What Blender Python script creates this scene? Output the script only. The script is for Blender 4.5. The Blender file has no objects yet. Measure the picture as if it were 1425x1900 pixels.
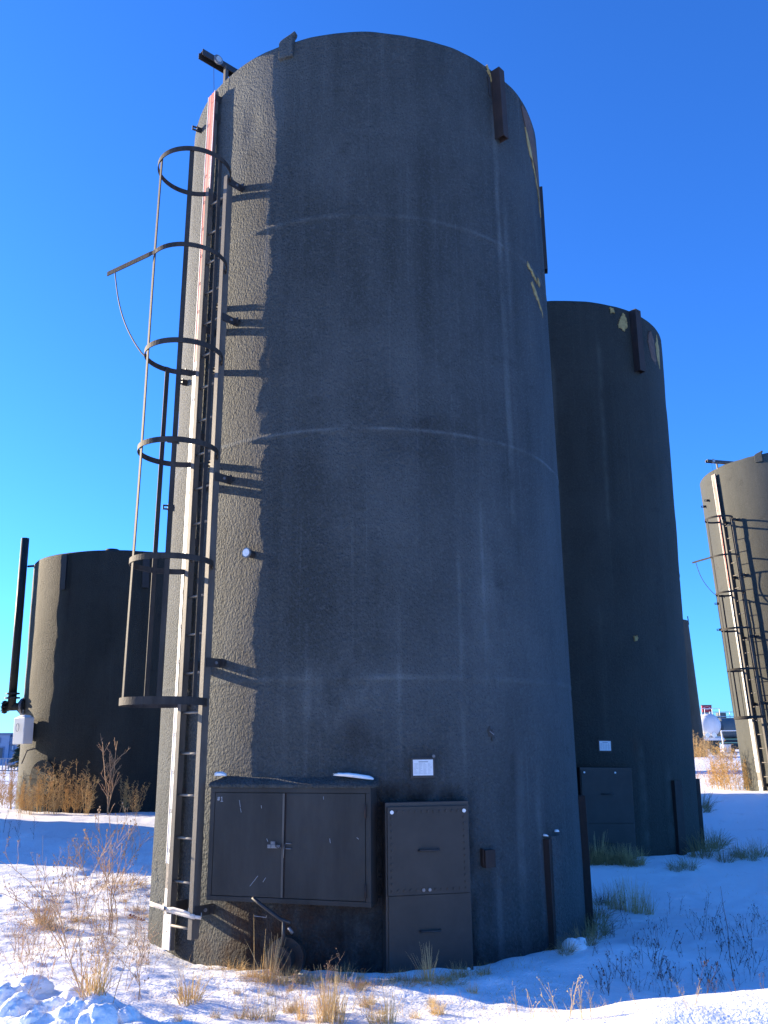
import bpy, math, random
import numpy as np
from mathutils import Vector, Matrix
random.seed(7)
R_ = math.radians
sc = bpy.context.scene
COL = sc.collection
PI = math.pi

# ------------------------------------------------------------------ camera
EYE = 1.48
F_PX, PITCH, ROLL = 1585.3, 15.344, -0.469
cd = bpy.data.cameras.new("camera")
cam = bpy.data.objects.new("camera", cd)
COL.objects.link(cam)
cam.location = (0, 0, EYE)
cam.rotation_euler = (Matrix.Rotation(R_(90 + PITCH), 4, 'X') @ Matrix.Rotation(R_(ROLL), 4, 'Z')).to_euler()
cd.sensor_fit = 'VERTICAL'
cd.sensor_height = 36.0
cd.lens = F_PX / 1900 * 36.0
cd.clip_start = 0.05
cd.clip_end = 3000
sc.camera = cam

# ------------------------------------------------------------------ sun and sky
SUN_EL = 15.5
SUN_AZ = Vector((-0.9026, 0.4305, 0))
world = bpy.data.worlds.new("World")
sc.world = world
world.use_nodes = True
wn, wl = world.node_tree.nodes, world.node_tree.links
wn.clear()
sky = wn.new('ShaderNodeTexSky')
sky.sky_type = 'NISHITA'
sky.sun_disc = False
sky.sun_elevation = R_(SUN_EL)
sky.sun_rotation = math.atan2(SUN_AZ.x, SUN_AZ.y)
sky.altitude = 600
sky.air_density = 1.0
sky.dust_density = 0.45
sky.ozone_density = 2.0
hs = wn.new('ShaderNodeHueSaturation')
hs.inputs['Hue'].default_value = 0.5
hs.inputs['Saturation'].default_value = 1.0
hs.inputs['Value'].default_value = 1.0
bg = wn.new('ShaderNodeBackground')
bg.inputs['Strength'].default_value = 0.10
wo = wn.new('ShaderNodeOutputWorld')
tint = wn.new('ShaderNodeMix'); tint.data_type = 'RGBA'; tint.blend_type = 'MULTIPLY'
tint.inputs[0].default_value = 1.0
tint.inputs[7].default_value = (0.225, 0.65, 1.42, 1)
wl.new(sky.outputs[0], tint.inputs[6])
wl.new(tint.outputs[2], hs.inputs['Color'])
wl.new(hs.outputs[0], bg.inputs[0])
wl.new(bg.outputs[0], wo.inputs[0])
sd = bpy.data.lights.new("sun", 'SUN')
sd.energy = 5.0
sd.angle = R_(0.53)
sd.color = (1.0, 0.81, 0.56)
sun = bpy.data.objects.new("sun", sd)
COL.objects.link(sun)
sdir = Vector((SUN_AZ.x * math.cos(R_(SUN_EL)), SUN_AZ.y * math.cos(R_(SUN_EL)), math.sin(R_(SUN_EL))))
sun.rotation_euler = sdir.to_track_quat('Z', 'Y').to_euler()
sc.view_settings.view_transform = 'Standard'
sc.view_settings.look = 'None'
sc.view_settings.exposure = 1.5
sc.view_settings.gamma = 1.0
sc.cycles.max_bounces = 6

# ------------------------------------------------------------------ noise
def _h(i, j, s):
    n = (i * 374761393 + j * 668265263 + s * 982451653) & 0xffffffff
    n = ((n ^ (n >> 13)) * 1274126177) & 0xffffffff
    n = (n ^ (n >> 16)) & 0xffffff
    return n / float(0xffffff)

def vnoise(x, y, s=0):
    x = np.asarray(x, float); y = np.asarray(y, float)
    i = np.floor(x).astype(np.int64); j = np.floor(y).astype(np.int64)
    u = x - i; v = y - j
    u = u * u * u * (u * (u * 6 - 15) + 10); v = v * v * v * (v * (v * 6 - 15) + 10)
    a = _h(i, j, s); b = _h(i + 1, j, s); c = _h(i, j + 1, s); d = _h(i + 1, j + 1, s)
    return (a * (1 - u) + b * u) * (1 - v) + (c * (1 - u) + d * u) * v - 0.5

def fbm(x, y, s=0, o=3):
    r = 0; a = 1.0
    for k in range(o):
        r = r + a * vnoise(x * 2.03 ** k + 13.7 * k, y * 2.03 ** k - 7.1 * k, s + k)
        a *= 0.5
    return r

def ss(t):
    t = np.clip(t, 0, 1)
    return t * t * (3 - 2 * t)

def terrain(x, y):
    x = np.asarray(x, float); y = np.asarray(y, float)
    d = np.hypot(x, y)
    z = 0.5 * ss((x - 0.5) / 9) * ss((y - 9) / 11)
    near = 1 - ss((d - 14) / 20)
    left = 1 - ss((x + 0.3) / 2.2)
    rough = 0.5 + 0.5 * left
    fall = 1 - ss((d - 60) / 200)
    z = z + fall * 0.16 * fbm(x / 5.1, y / 4.3, 3, 2)
    z = z + rough * fall * 0.060 * fbm(x / 0.95 + y * .2, y / 0.8, 11, 3)
    z = z + near * rough * 0.032 * fbm(x / 0.23, y / 0.19 + x, 21, 3)
    dd = np.hypot(x + 0.17, y - 8.36)
    # hollow of wind-scoured ground close to the big tank, drift in front right of it
    z = z - 0.02 * np.exp(-((dd - 1.95) / 0.3) ** 2)
    z = z + 0.10 * np.exp(-(((x - 1.55) / 0.55) ** 2 + ((y - 6.75) / 0.35) ** 2))
    # ploughed berm at the front right
    yc = 4.72 - 0.05 * (x - 1.5)
    z = z + 0.30 * ss((x - 0.2) / 2.0) * np.exp(-((y - yc) / 0.5) ** 2) * (1 + .25 * fbm(x / .6, y / .6, 5, 2))
    # trampled bank at the front left
    lb = ss((-x - 0.4) / 1.2) * np.exp(-((y - 5.15 + .35 * (x + 2)) / 0.42) ** 2)
    z = z + lb * (0.10 + 0.16 * np.abs(fbm(x / .33, y / .3, 31, 3)))
    # drift crest crossing on the right, behind the shaded hollow
    z = z + 0.10 * ss((x - 1.5) / 2) * np.exp(-((y - 11.6 - .35 * (x - 3)) / 0.8) ** 2)
    # tyre-smoothed lip at the left
    z = z + 0.07 * ss((-x - 2.2) / 2) * np.exp(-((y - 12.0 - .06 * (x + 4)) / 0.45) ** 2)
    return z

def gz(x, y):
    return float(terrain(x, y))

_ct, _st = math.cos(R_(PITCH)), math.sin(R_(PITCH))
def aim(px, py):
    """direction of a point of the photograph, for reading off where things stand on the ground"""
    cr, sr = math.cos(R_(ROLL)), math.sin(R_(ROLL))
    F = Vector((0, _ct, _st)); U = Vector((0, -_st, _ct)); R = Vector((1, 0, 0))
    R2 = R * cr + U * sr; U2 = -R * sr + U * cr
    return F + R2 * ((px - 712.5) / F_PX) - U2 * ((py - 950) / F_PX)

def on_ground(px, py):
    d = aim(px, py); t = 3.0
    while t < 400:
        p = d * t
        if EYE + p.z <= gz(p.x, p.y):
            break
        t *= 1.006
    return p.x, p.y

# ------------------------------------------------------------------ materials
MATS = {}
def material(name, col, rough=0.6, col2=None, scale=8.0, stretch=(1, 1, 1), contrast=(0.35, 0.65), bump=0.0, bscale=40.0, bdist=0.01, metal=0.0, spec=0.5, bdetail=4):
    m = bpy.data.materials.new(name); m.use_nodes = True
    N, L = m.node_tree.nodes, m.node_tree.links
    b = N['Principled BSDF']
    b.inputs['Roughness'].default_value = rough
    b.inputs['Metallic'].default_value = metal
    b.inputs['Specular IOR Level'].default_value = spec
    b.inputs['Base Color'].default_value = (*col, 1)
    tc = N.new('ShaderNodeTexCoord')
    if col2:
        mp = N.new('ShaderNodeMapping'); mp.inputs['Scale'].default_value = stretch
        no = N.new('ShaderNodeTexNoise'); no.inputs['Scale'].default_value = scale; no.inputs['Detail'].default_value = 6
        no.inputs['Roughness'].default_value = 0.65
        cr = N.new('ShaderNodeValToRGB')
        cr.color_ramp.elements[0].position = contrast[0]; cr.color_ramp.elements[1].position = contrast[1]
        cr.color_ramp.elements[0].color = (*col, 1); cr.color_ramp.elements[1].color = (*col2, 1)
        L.new(tc.outputs['Object'], mp.inputs[0]); L.new(mp.outputs[0], no.inputs['Vector'])
        L.new(no.outputs[0], cr.inputs[0]); L.new(cr.outputs[0], b.inputs['Base Color'])
    if bump:
        n2 = N.new('ShaderNodeTexNoise'); n2.inputs['Scale'].default_value = bscale; n2.inputs['Detail'].default_value = bdetail
        bp = N.new('ShaderNodeBump'); bp.inputs['Strength'].default_value = bump; bp.inputs['Distance'].default_value = bdist
        L.new(tc.outputs['Object'], n2.inputs['Vector']); L.new(n2.outputs[0], bp.inputs['Height']); L.new(bp.outputs[0], b.inputs['Normal'])
    MATS[name] = m
    return m

def foam_material(name, base, pale, bump=0.9, streak=1.0):
    m = bpy.data.materials.new(name); m.use_nodes = True
    N, L = m.node_tree.nodes, m.node_tree.links
    b = N['Principled BSDF']; b.inputs['Roughness'].default_value = 0.72; b.inputs['Specular IOR Level'].default_value = 0.2
    tc = N.new('ShaderNodeTexCoord')
    def noise(scale, stretch=(1, 1, 1), detail=5, rough=.6):
        mp = N.new('ShaderNodeMapping'); mp.inputs['Scale'].default_value = stretch
        no = N.new('ShaderNodeTexNoise'); no.inputs['Scale'].default_value = scale; no.inputs['Detail'].default_value = detail
        no.inputs['Roughness'].default_value = rough
        L.new(tc.outputs['Object'], mp.inputs[0]); L.new(mp.outputs[0], no.inputs['Vector'])
        return no.outputs[0]
    def ramp(v, a, bb):
        r = N.new('ShaderNodeMapRange'); r.inputs[1].default_value = a; r.inputs[2].default_value = bb
        L.new(v, r.inputs[0]); return r.outputs[0]
    def mix(f, a, bb):
        x = N.new('ShaderNodeMix'); x.data_type = 'RGBA'
        if isinstance(f, float): x.inputs[0].default_value = f
        else: L.new(f, x.inputs[0])
        for s, v in ((6, a), (7, bb)):
            if isinstance(v, tuple): x.inputs[s].default_value = (*v, 1)
            else: L.new(v, x.inputs[s])
        return x.outputs[2]
    def mul(a, k):
        x = N.new('ShaderNodeMath'); x.operation = 'MULTIPLY'; L.new(a, x.inputs[0])
        if isinstance(k, float): x.inputs[1].default_value = k
        else: L.new(k, x.inputs[1])
        return x.outputs[0]
    c = mix(mul(ramp(noise(1.0, (5, 5, .16), 4), .42, .72), .75 * streak), base, pale)
    c = mix(mul(ramp(noise(1.3, (1, 1, .7), 6), .42, .72), .6), c, pale)
    c = mix(mul(ramp(noise(.55, (1, 1, .45), 7), .48, .70), .55), c, tuple(v * 1.25 for v in pale))
    c = mix(mul(ramp(noise(2.2, (1, 1, 1.6), 8, .7), .58, .70), .45), c, tuple(v * .45 for v in base))
    c = mix(mul(ramp(noise(1.0, (26, 26, .5), 3), .62, .75), .35 * streak), c, tuple(v * 1.9 for v in pale))
    c = mix(mul(ramp(noise(48.0, (1, 1, 1), 4), .48, .72), .38), c, tuple(v * 1.5 for v in pale))
    c = mix(mul(ramp(noise(38.0, (1, 1, 1.2), 5), .54, .70), .35), c, tuple(v * .4 for v in base))
    at = N.new('ShaderNodeVertexColor'); at.layer_name = 'wear'
    sp = N.new('ShaderNodeSeparateColor'); L.new(at.outputs[0], sp.inputs[0])
    blot = ramp(noise(5.0, (1, 1, .6), 6), .3, .62)
    c = mix(mul(sp.outputs[0], blot), c, (0.013, 0.011, 0.010))
    c = mix(mul(sp.outputs[1], blot), c, (0.085, 0.034, 0.012))
    c = mix(mul(sp.outputs[2], blot), c, tuple(v * 2.4 for v in pale))
    L.new(c, b.inputs['Base Color'])
    # sprayed coat: orange-peel and lumps
    v = N.new('ShaderNodeTexVoronoi'); v.feature = 'SMOOTH_F1'; v.inputs['Scale'].default_value = 60; v.inputs['Smoothness'].default_value = .6
    mp = N.new('ShaderNodeMapping'); mp.inputs['Scale'].default_value = (1, 1, .8)
    L.new(tc.outputs['Object'], mp.inputs[0]); L.new(mp.outputs[0], v.inputs['Vector'])
    n2 = noise(36.0, (1, 1, .8), 6, .70)
    ad = N.new('ShaderNodeMath'); ad.operation = 'MULTIPLY_ADD'
    L.new(v.outputs['Distance'], ad.inputs[0]); ad.inputs[1].default_value = -.45; L.new(n2, ad.inputs[2])
    bp = N.new('ShaderNodeBump'); bp.inputs['Strength'].default_value = bump; bp.inputs['Distance'].default_value = 0.040
    L.new(ad.outputs[0], bp.inputs['Height']); L.new(bp.outputs[0], b.inputs['Normal'])
    MATS[name] = m
    return m

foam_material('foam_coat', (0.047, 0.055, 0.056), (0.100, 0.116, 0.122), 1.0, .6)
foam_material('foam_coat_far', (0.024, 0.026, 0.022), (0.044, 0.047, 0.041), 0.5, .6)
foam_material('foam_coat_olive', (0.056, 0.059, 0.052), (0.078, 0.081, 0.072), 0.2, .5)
material('cabinet_steel', (0.018, 0.018, 0.017), 0.55, (0.044, 0.044, 0.042), 1.0, (4.5, 4.5, 1.1), (.35, .75), 0.3, 9, .02, 0, .3, 7)
material('hatch_steel', (0.020, 0.019, 0.017), 0.6, (0.034, 0.031, 0.028), 5.0, (1, 1, 1), (.35, .7), 0.15, 25)
material('cage_paint', (0.028, 0.026, 0.024), 0.7, (0.055, 0.050, 0.045), 9, (1, 1, .3), (.4, .7), 0.2, 60, .01, 0, .2)
material('rung_lit_tone', (0.16, 0.145, 0.125), 0.6, (0.22, 0.20, 0.17), 12)  # rail paint lightened for the rungs: their sunlit look is put into the colour
material('rail_paint', (0.070, 0.062, 0.053), 0.6, (0.12, 0.108, 0.092), 9, (1, 1, .3), (.4, .7), 0.1, 60)
material('dark_steel', (0.022, 0.021, 0.021), 0.5, (0.034, 0.030, 0.028), 12)
material('rust_steel', (0.016, 0.012, 0.011), 0.8, (0.036, 0.022, 0.018), 14, (1, 1, .4), (.35, .65), 0.4, 60)
material('galvanized', (0.26, 0.27, 0.28), 0.5, (0.16, 0.16, 0.17), 30, metal=.6)
material('board_white', (0.62, 0.60, 0.55), 0.5, (0.74, 0.73, 0.70), 6, (1, 1, .3))
material('board_red', (0.50, 0.08, 0.06), 0.6, (0.60, 0.24, 0.20), 12, (1, 1, .15), (.4, .65))
material('board_mark', (0.06, 0.055, 0.05), 0.7)
material('board_worn', (0.20, 0.18, 0.155), 0.8, (0.30, 0.27, 0.23), 20)
material('paper', (0.72, 0.74, 0.76), 0.5, (0.62, 0.65, 0.68), 25)
material('print_grey', (0.30, 0.34, 0.38), 0.6)
material('chalk', (0.38, 0.40, 0.43), 0.8)
material('glass_lens', (0.35, 0.42, 0.46), 0.12)
material('foam_yellow', (0.20, 0.14, 0.05), 0.9, (0.42, 0.32, 0.13), 16, bump=.6, bscale=50)
material('bare_brown', (0.06, 0.036, 0.028), 0.8, (0.13, 0.075, 0.05), 11, bump=.4)
material('enclosure_white', (0.78, 0.78, 0.76), 0.4)
material('strap_cloth', (0.62, 0.55, 0.46), 0.7, (0.72, 0.66, 0.58), 40)
material('straw', (0.50, 0.32, 0.10), 0.8, (0.66, 0.47, 0.20), 9)
material('straw_pale', (0.52, 0.34, 0.12), 0.8, (0.68, 0.50, 0.24), 9)
material('gold_weed', (0.44, 0.26, 0.08), 0.8, (0.58, 0.40, 0.17), 9)
material('weed_stem', (0.42, 0.24, 0.11), 0.8, (0.56, 0.36, 0.20), 12)
material('dark_weed', (0.075, 0.045, 0.042), 0.8, (0.13, 0.08, 0.065), 12)
material('olive_grass', (0.24, 0.17, 0.07), 0.8, (0.38, 0.28, 0.12), 12)
material('leaf_red', (0.32, 0.06, 0.025), 0.7)
material('seed', (0.50, 0.36, 0.22), 0.8)
material('bark', (0.05, 0.028, 0.02), 0.9, (0.09, 0.05, 0.035), 20)
material('needles', (0.030, 0.048, 0.030), 0.8, (0.05, 0.075, 0.045), 5)
material('siding_blue', (0.22, 0.30, 0.42), 0.6, (0.25, 0.33, 0.45), 1.2, (1, 1, 8))
material('trim_blue', (0.13, 0.18, 0.27), 0.6)
material('window_lit', (0.5, 0.55, 0.58), 0.15)
material('window_dark', (0.06, 0.08, 0.10), 0.15)
material('fence_grey', (0.30, 0.31, 0.33), 0.5)
material('car_white', (0.66, 0.67, 0.69), 0.5, (0.52, 0.53, 0.55), 1.2, (1, 1, .4))
material('tank_grey', (0.10, 0.12, 0.125), 0.5, (0.14, 0.16, 0.16), 1)
material('walkway_tan', (0.45, 0.38, 0.27), 0.7)
material('sign_red', (0.45, 0.03, 0.05), 0.5)
material('sign_pink', (0.72, 0.40, 0.42), 0.5)
material('sign_blue', (0.02, 0.05, 0.13), 0.5)
material('rock', (0.10, 0.09, 0.08), 0.9, (0.18, 0.16, 0.14), 12, bump=.6)

def snow_material():
    m = bpy.data.materials.new('snow'); m.use_nodes = True
    N, L = m.node_tree.nodes, m.node_tree.links
    b = N['Principled BSDF']; b.inputs['Roughness'].default_value = 0.55
    b.inputs['Specular IOR Level'].default_value = 0.3
    tc = N.new('ShaderNodeTexCoord')
    n0 = N.new('ShaderNodeTexNoise'); n0.inputs['Scale'].default_value = 1.7; n0.inputs['Detail'].default_value = 8; n0.inputs['Roughness'].default_value = .7
    cr = N.new('ShaderNodeValToRGB')
    cr.color_ramp.elements[0].position = .22; cr.color_ramp.elements[0].color = (0.66, 0.62, 0.57, 1)
    cr.color_ramp.elements[1].position = .40; cr.color_ramp.elements[1].color = (0.91, 0.92, 0.91, 1)
    L.new(tc.outputs['Object'], n0.inputs['Vector']); L.new(n0.outputs[0], cr.inputs[0]); L.new(cr.outputs[0], b.inputs['Base Color'])
    n1 = N.new('ShaderNodeTexNoise'); n1.inputs['Scale'].default_value = 9; n1.inputs['Detail'].default_value = 7; n1.inputs['Roughness'].default_value = .6
    n2 = N.new('ShaderNodeTexNoise'); n2.inputs['Scale'].default_value = 55; n2.inputs['Detail'].default_value = 4
    L.new(tc.outputs['Object'], n1.inputs['Vector']); L.new(tc.outputs['Object'], n2.inputs['Vector'])
    b1 = N.new('ShaderNodeBump'); b1.inputs['Strength'].default_value = .4; b1.inputs['Distance'].default_value = .04
    b2 = N.new('ShaderNodeBump'); b2.inputs['Strength'].default_value = .5; b2.inputs['Distance'].default_value = .018
    L.new(n1.outputs[0], b1.inputs['Height']); L.new(n2.outputs[0], b2.inputs['Height'])
    L.new(b1.outputs[0], b2.inputs['Normal']); L.new(b2.outputs[0], b.inputs['Normal'])
    MATS['snow'] = m
snow_material()

# ------------------------------------------------------------------ mesh builder
class MB:
    def __init__(s):
        s.v = []; s.f = []
    def add(s, vs, fs):
        n = len(s.v); s.v += [tuple(p) for p in vs]; s.f += [tuple(i + n for i in f) for f in fs]
        return s
    def box(s, M, x0, x1, y0, y1, z0, z1):
        vs = [M @ Vector(p) for p in ((x0, y0, z0), (x1, y0, z0), (x1, y1, z0), (x0, y1, z0), (x0, y0, z1), (x1, y0, z1), (x1, y1, z1), (x0, y1, z1))]
        return s.add(vs, [(0, 3, 2, 1), (4, 5, 6, 7), (0, 1, 5, 4), (1, 2, 6, 5), (2, 3, 7, 6), (3, 0, 4, 7)])
    def tube(s, pts, r, n=6, r2=None, up=None):
        pts = [Vector(p) for p in pts]; k = len(pts); vs = []
        rs = [r + ((r2 if r2 is not None else r) - r) * i / max(1, k - 1) for i in range(k)]
        a = up
        for i, p in enumerate(pts):
            d = (pts[min(i + 1, k - 1)] - pts[max(i - 1, 0)]).normalized()
            if a is None: a = Vector((0, 0, 1)) if abs(d.z) < .9 else Vector((1, 0, 0))
            u = d.cross(a)
            if u.length < 1e-5: u = d.orthogonal()
            u.normalize(); w = u.cross(d).normalized(); a = w
            for j in range(n):
                t = 2 * PI * j / n
                vs.append(p + (u * math.cos(t) + w * math.sin(t)) * rs[i])
        fs = [(i * n + j, i * n + (j + 1) % n, (i + 1) * n + (j + 1) % n, (i + 1) * n + j) for i in range(k - 1) for j in range(n)]
        fs += [tuple(reversed(range(n))), tuple(range((k - 1) * n, k * n))]
        return s.add(vs, fs)
    def strip(s, pts, us, ws, hu, hw):
        """bar of rectangular section through pts with half sizes hu (along us) and hw (along ws)"""
        vs = []
        for p, u, w in zip(pts, us, ws):
            vs += [p - u * hu - w * hw, p + u * hu - w * hw, p + u * hu + w * hw, p - u * hu + w * hw]
        k = len(pts)
        fs = [(4 * i + j, 4 * i + (j + 1) % 4, 4 * i + 4 + (j + 1) % 4, 4 * i + 4 + j) for i in range(k - 1) for j in range(4)]
        fs += [(3, 2, 1, 0), tuple(4 * (k - 1) + j for j in range(4))]
        return s.add(vs, fs)
    def disc(s, M, r, h, n=20, z0=0.0):
        vs = [M @ Vector((r * math.cos(2 * PI * i / n), r * math.sin(2 * PI * i / n), z)) for z in (z0, z0 + h) for i in range(n)]
        fs = [(i, (i + 1) % n, n + (i + 1) % n, n + i) for i in range(n)] + [tuple(reversed(range(n))), tuple(range(n, 2 * n))]
        return s.add(vs, fs)
    def build(s, name, mat, parent=None, smooth=False, bevel=0.0):
        me = bpy.data.meshes.new(name); me.from_pydata(s.v, [], s.f)
        me.materials.append(MATS[mat])
        me.validate()
        import bmesh
        bm = bmesh.new(); bm.from_mesh(me); bmesh.ops.recalc_face_normals(bm, faces=bm.faces); bm.to_mesh(me); bm.free()
        if smooth:
            for p in me.polygons: p.use_smooth = True
        o = bpy.data.objects.new(name, me); COL.objects.link(o)
        if parent: o.parent = parent
        if bevel:
            md = o.modifiers.new('bevel', 'BEVEL'); md.width = bevel; md.segments = 2; md.limit_method = 'ANGLE'
        return o

def tag(o, label=None, cat=None, group=None, kind=None):
    if label: o['label'] = label
    if cat: o['category'] = cat
    if group: o['group'] = group
    if kind: o['kind'] = kind
    return o

def empty(name, loc=(0, 0, 0), parent=None, rot=None):
    o = bpy.data.objects.new(name, None); COL.objects.link(o); o.location = loc
    o.empty_display_size = .2
    if rot is not None: o.rotation_euler = rot
    if parent: o.parent = parent
    return o

def frame(phi, d=0.0, z=0.0):
    """local frame on a tank: x = tangent (to the right seen from outside), y = inwards, z = up; phi from -Y towards -X"""
    a = R_(phi)
    n = Vector((-math.sin(a), -math.cos(a), 0)); t = Vector((math.cos(a), -math.sin(a), 0))
    M = Matrix(((t.x, -n.x, 0, n.x * d), (t.y, -n.y, 0, n.y * d), (0, 0, 1, z), (0, 0, 0, 1)))
    return M

# ------------------------------------------------------------------ ground
def build_ground():
    def axis(a, b, step, lo, hi, g):
        c = list(np.arange(a, b + 1e-6, step)); s = step
        x = b
        while x < hi: s *= g; x += s; c.append(x)
        s = step; x = a; pre = []
        while x > lo: s *= g; x -= s; pre.append(x)
        return np.array(pre[::-1] + c)
    xs = axis(-3.6, 3.6, .02, -1500, 1500, 1.045)
    ys = axis(4.2, 9.5, .02, -60, 1500, 1.03)
    X, Y = np.meshgrid(xs, ys)
    Z = terrain(X, Y)
    nx, ny = len(xs), len(ys)
    V = np.stack([X, Y, Z], -1).reshape(-1, 3)
    idx = np.arange(nx * ny).reshape(ny, nx)
    Fq = np.stack([idx[:-1, :-1], idx[:-1, 1:], idx[1:, 1:], idx[1:, :-1]], -1).reshape(-1, 4)
    me = bpy.data.meshes.new('snow_ground')
    me.vertices.add(len(V)); me.vertices.foreach_set('co', V.ravel())
    me.loops.add(Fq.size); me.loops.foreach_set('vertex_index', Fq.ravel())
    me.polygons.add(len(Fq)); me.polygons.foreach_set('loop_start', np.arange(len(Fq)) * 4)
    me.polygons.foreach_set('loop_total', np.full(len(Fq), 4))
    me.polygons.foreach_set('use_smooth', np.ones(len(Fq), bool))
    me.update(); me.materials.append(MATS['snow'])
    o = bpy.data.objects.new('snow_ground', me); COL.objects.link(o)
    tag(o, kind='structure')
build_ground()

# ------------------------------------------------------------------ tanks
def shell(parent, R, H, mat, seams, dphi, dz, amp, fine=True, sphi=(-180, 180), wear=None, dents=(), lump=0.0, seed=0):
    ph = np.arange(-180.0, 180.0, dphi)
    zz = np.arange(-0.25, H - 0.05, dz)
    zz = np.concatenate([zz, [H - .05, H - .03, H - .012, H - .002]])
    Pm, Zm = np.meshgrid(ph, zz)
    s = R * np.radians(Pm)
    r = np.full_like(Pm, R)
    # periodic noise: wrap by blending
    def pn(fx, fz, sd, o=3):
        a = np.radians(Pm)
        return fbm(R * np.cos(a) * fx + Zm * fz * .31 + 40, R * np.sin(a) * fx + Zm * fz + 40, sd + seed, o)
    r += amp * pn(1.2, 1.1, 1, 2) * 1.6 + amp * .12 * pn(6, 5, 5, 3)
    if fine: r += lump * pn(26, 24, 9, 2)
    for z0 in seams:
        w = z0 + .012 * pn(.8, .1, 17, 2)
        r += (.0055 + .004 * pn(2, .1, 41, 2)) * np.exp(-((Zm - w) / .016) ** 2) - .003 * np.exp(-((Zm - w + .04) / .03) ** 2)
    for (p0, z0, wp, wz, dep) in dents:
        r -= dep * np.exp(-((Pm - p0) / wp) ** 2 - ((Zm - z0) / wz) ** 2)
    edge = np.where(Zm > H - .05, np.sqrt(np.clip(1 - ((Zm - (H - .05)) / .05) ** 2, 0, 1)) * .05 - .05, 0)
    r = r + edge
    a = np.radians(Pm)
    top = Zm + np.where(Zm > H - .3, .02 * pn(3, 0, 23, 2), 0)
    X = -np.sin(a) * r; Y = -np.cos(a) * r
    V = np.stack([X, Y, top], -1).reshape(-1, 3)
    nx, ny = len(ph), len(zz)
    idx = np.arange(nx * ny).reshape(ny, nx)
    full = sphi[1] - sphi[0] >= 360
    nxt = np.roll(idx, -1, 1) if full else None
    if full:
        Fq = np.stack([idx[:-1], idx[1:], nxt[1:], nxt[:-1]], -1).reshape(-1, 4)
    else:
        Fq = np.stack([idx[:-1, :-1], idx[1:, :-1], idx[1:, 1:], idx[:-1, 1:]], -1).reshape(-1, 4)
    me = bpy.data.meshes.new('shell')
    faces = Fq.tolist()
    me.from_pydata(V.tolist(), [], faces)
    for p in me.polygons: p.use_smooth = True
    ca = me.color_attributes.new('wear', 'FLOAT_COLOR', 'POINT')
    W = np.zeros((ny, nx, 4)); W[..., 3] = 1
    if wear: wear(Pm, Zm, W)
    ca.data.foreach_set('color', np.clip(W, 0, 1).ravel())
    me.materials.append(MATS[mat])
    o = bpy.data.objects.new('shell', me); COL.objects.link(o); o.parent = parent
    # roof
    mb = MB()
    n = 72; rr = R - .05 + .004
    ring = [(-math.sin(2 * PI * i / n) * rr, -math.cos(2 * PI * i / n) * rr, H - .006) for i in range(n)]
    ring2 = [(-math.sin(2 * PI * i / n) * rr, -math.cos(2 * PI * i / n) * rr, H - .10) for i in range(n)]
    mb.add(ring + [(0, 0, H + .06)] + ring2, [(i, (i + 1) % n, n) for i in range(n)] + [(i, n + 1 + i, n + 1 + (i + 1) % n, (i + 1) % n) for i in range(n)])
    mb.build('roof', 'snow' if mat != 'foam_coat' else 'foam_coat', parent, True)
    return o

def gauss(P, Z, p, z, wp, wz):
    return np.exp(-((P - p) / wp) ** 2 - ((Z - z) / wz) ** 2)

def boxm(P, Z, p0, p1, z0, z1, s=3.0, sz=.08):
    sg = lambda t: 1 / (1 + np.exp(-np.clip(t, -30, 30)))
    return sg((P - p0) / s * 4) * sg((p1 - P) / s * 4) * sg((Z - z0) / sz * 4) * sg((z1 - Z) / sz * 4)

def wear_main(P, Z, W):
    # dark seepage round the cabinet and door, rust round the valve, pale chalky streaks
    W[..., 0] += .95 * boxm(P, Z, -6, 31, -.3, .44, 5, .1)
    W[..., 0] += .9 * boxm(P, Z, -25, -1.5, -.3, 1.22, 2.0, .1)
    W[..., 0] += .8 * gauss(P, Z, 1.5, 1.60, 3.2, .16)
    W[..., 0] += .6 * gauss(P, Z, -13, 1.36, 5, .13)
    W[..., 0] += .5 * gauss(P, Z, -37, 1.3, 2.5, .45) + .45 * gauss(P, Z, -28, .4, 2, .4)
    W[..., 0] += .4 * gauss(P, Z, -17, 4.02, 9, .05) + .4 * gauss(P, Z, -12, 3.85, 6, .2)
    W[..., 0] += .7 * gauss(P, Z, -48.5, .4, 1.6, .5)
    W[..., 0] += .55 * boxm(P, Z, -90, 90, -.4, .12, 5, .1)
    W[..., 1] += .9 * gauss(P, Z, 15, .22, 6.5, .22) + .6 * gauss(P, Z, 29, .28, 4, .16) + .5 * gauss(P, Z, 2, .42, 5, .05)
    W[..., 1] += .45 * gauss(P, Z, 34, .08, 7, .12)
    for z0 in (1.975, 3.945, 5.915):
        W[..., 2] += ((.45 if z0 == 3.945 else .28) + .45 * fbm(P / 9 + z0 * 3, Z * 0, 4, 3)) * np.exp(-((Z - z0 - .004) / .012) ** 2)
    for p, z0, z1, w in ((12.6, 1.28, 2.2, .35), (17.5, 1.28, 2.0, .3), (-30.0, 1.9, 3.4, .35), (-41, 3.3, 7.4, .9), (-38.5, .2, 1.4, 1.2), (-45, .1, 1.2, .8), (-31, .1, .6, .7), (-23.5, 1.2, 3.0, .4), (-8, 1.5, 2.6, .5), (-44, 5.2, 6.3, .7), (26.5, 4.6, 6.6, .25)):
        W[..., 2] += .30 * boxm(P, Z, p - w + .5 * fbm(Z * 1.3 + p, Z * 0, 9, 3), p + w + .5 * fbm(Z * 1.3 + p, Z * 0, 9, 3), z0, z1, .4, .5)
    W[..., 2] += .35 * gauss(P, Z, 6, 1.85, 14, .25) + .25 * gauss(P, Z, -33, 2.6, 8, 1.0)

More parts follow.
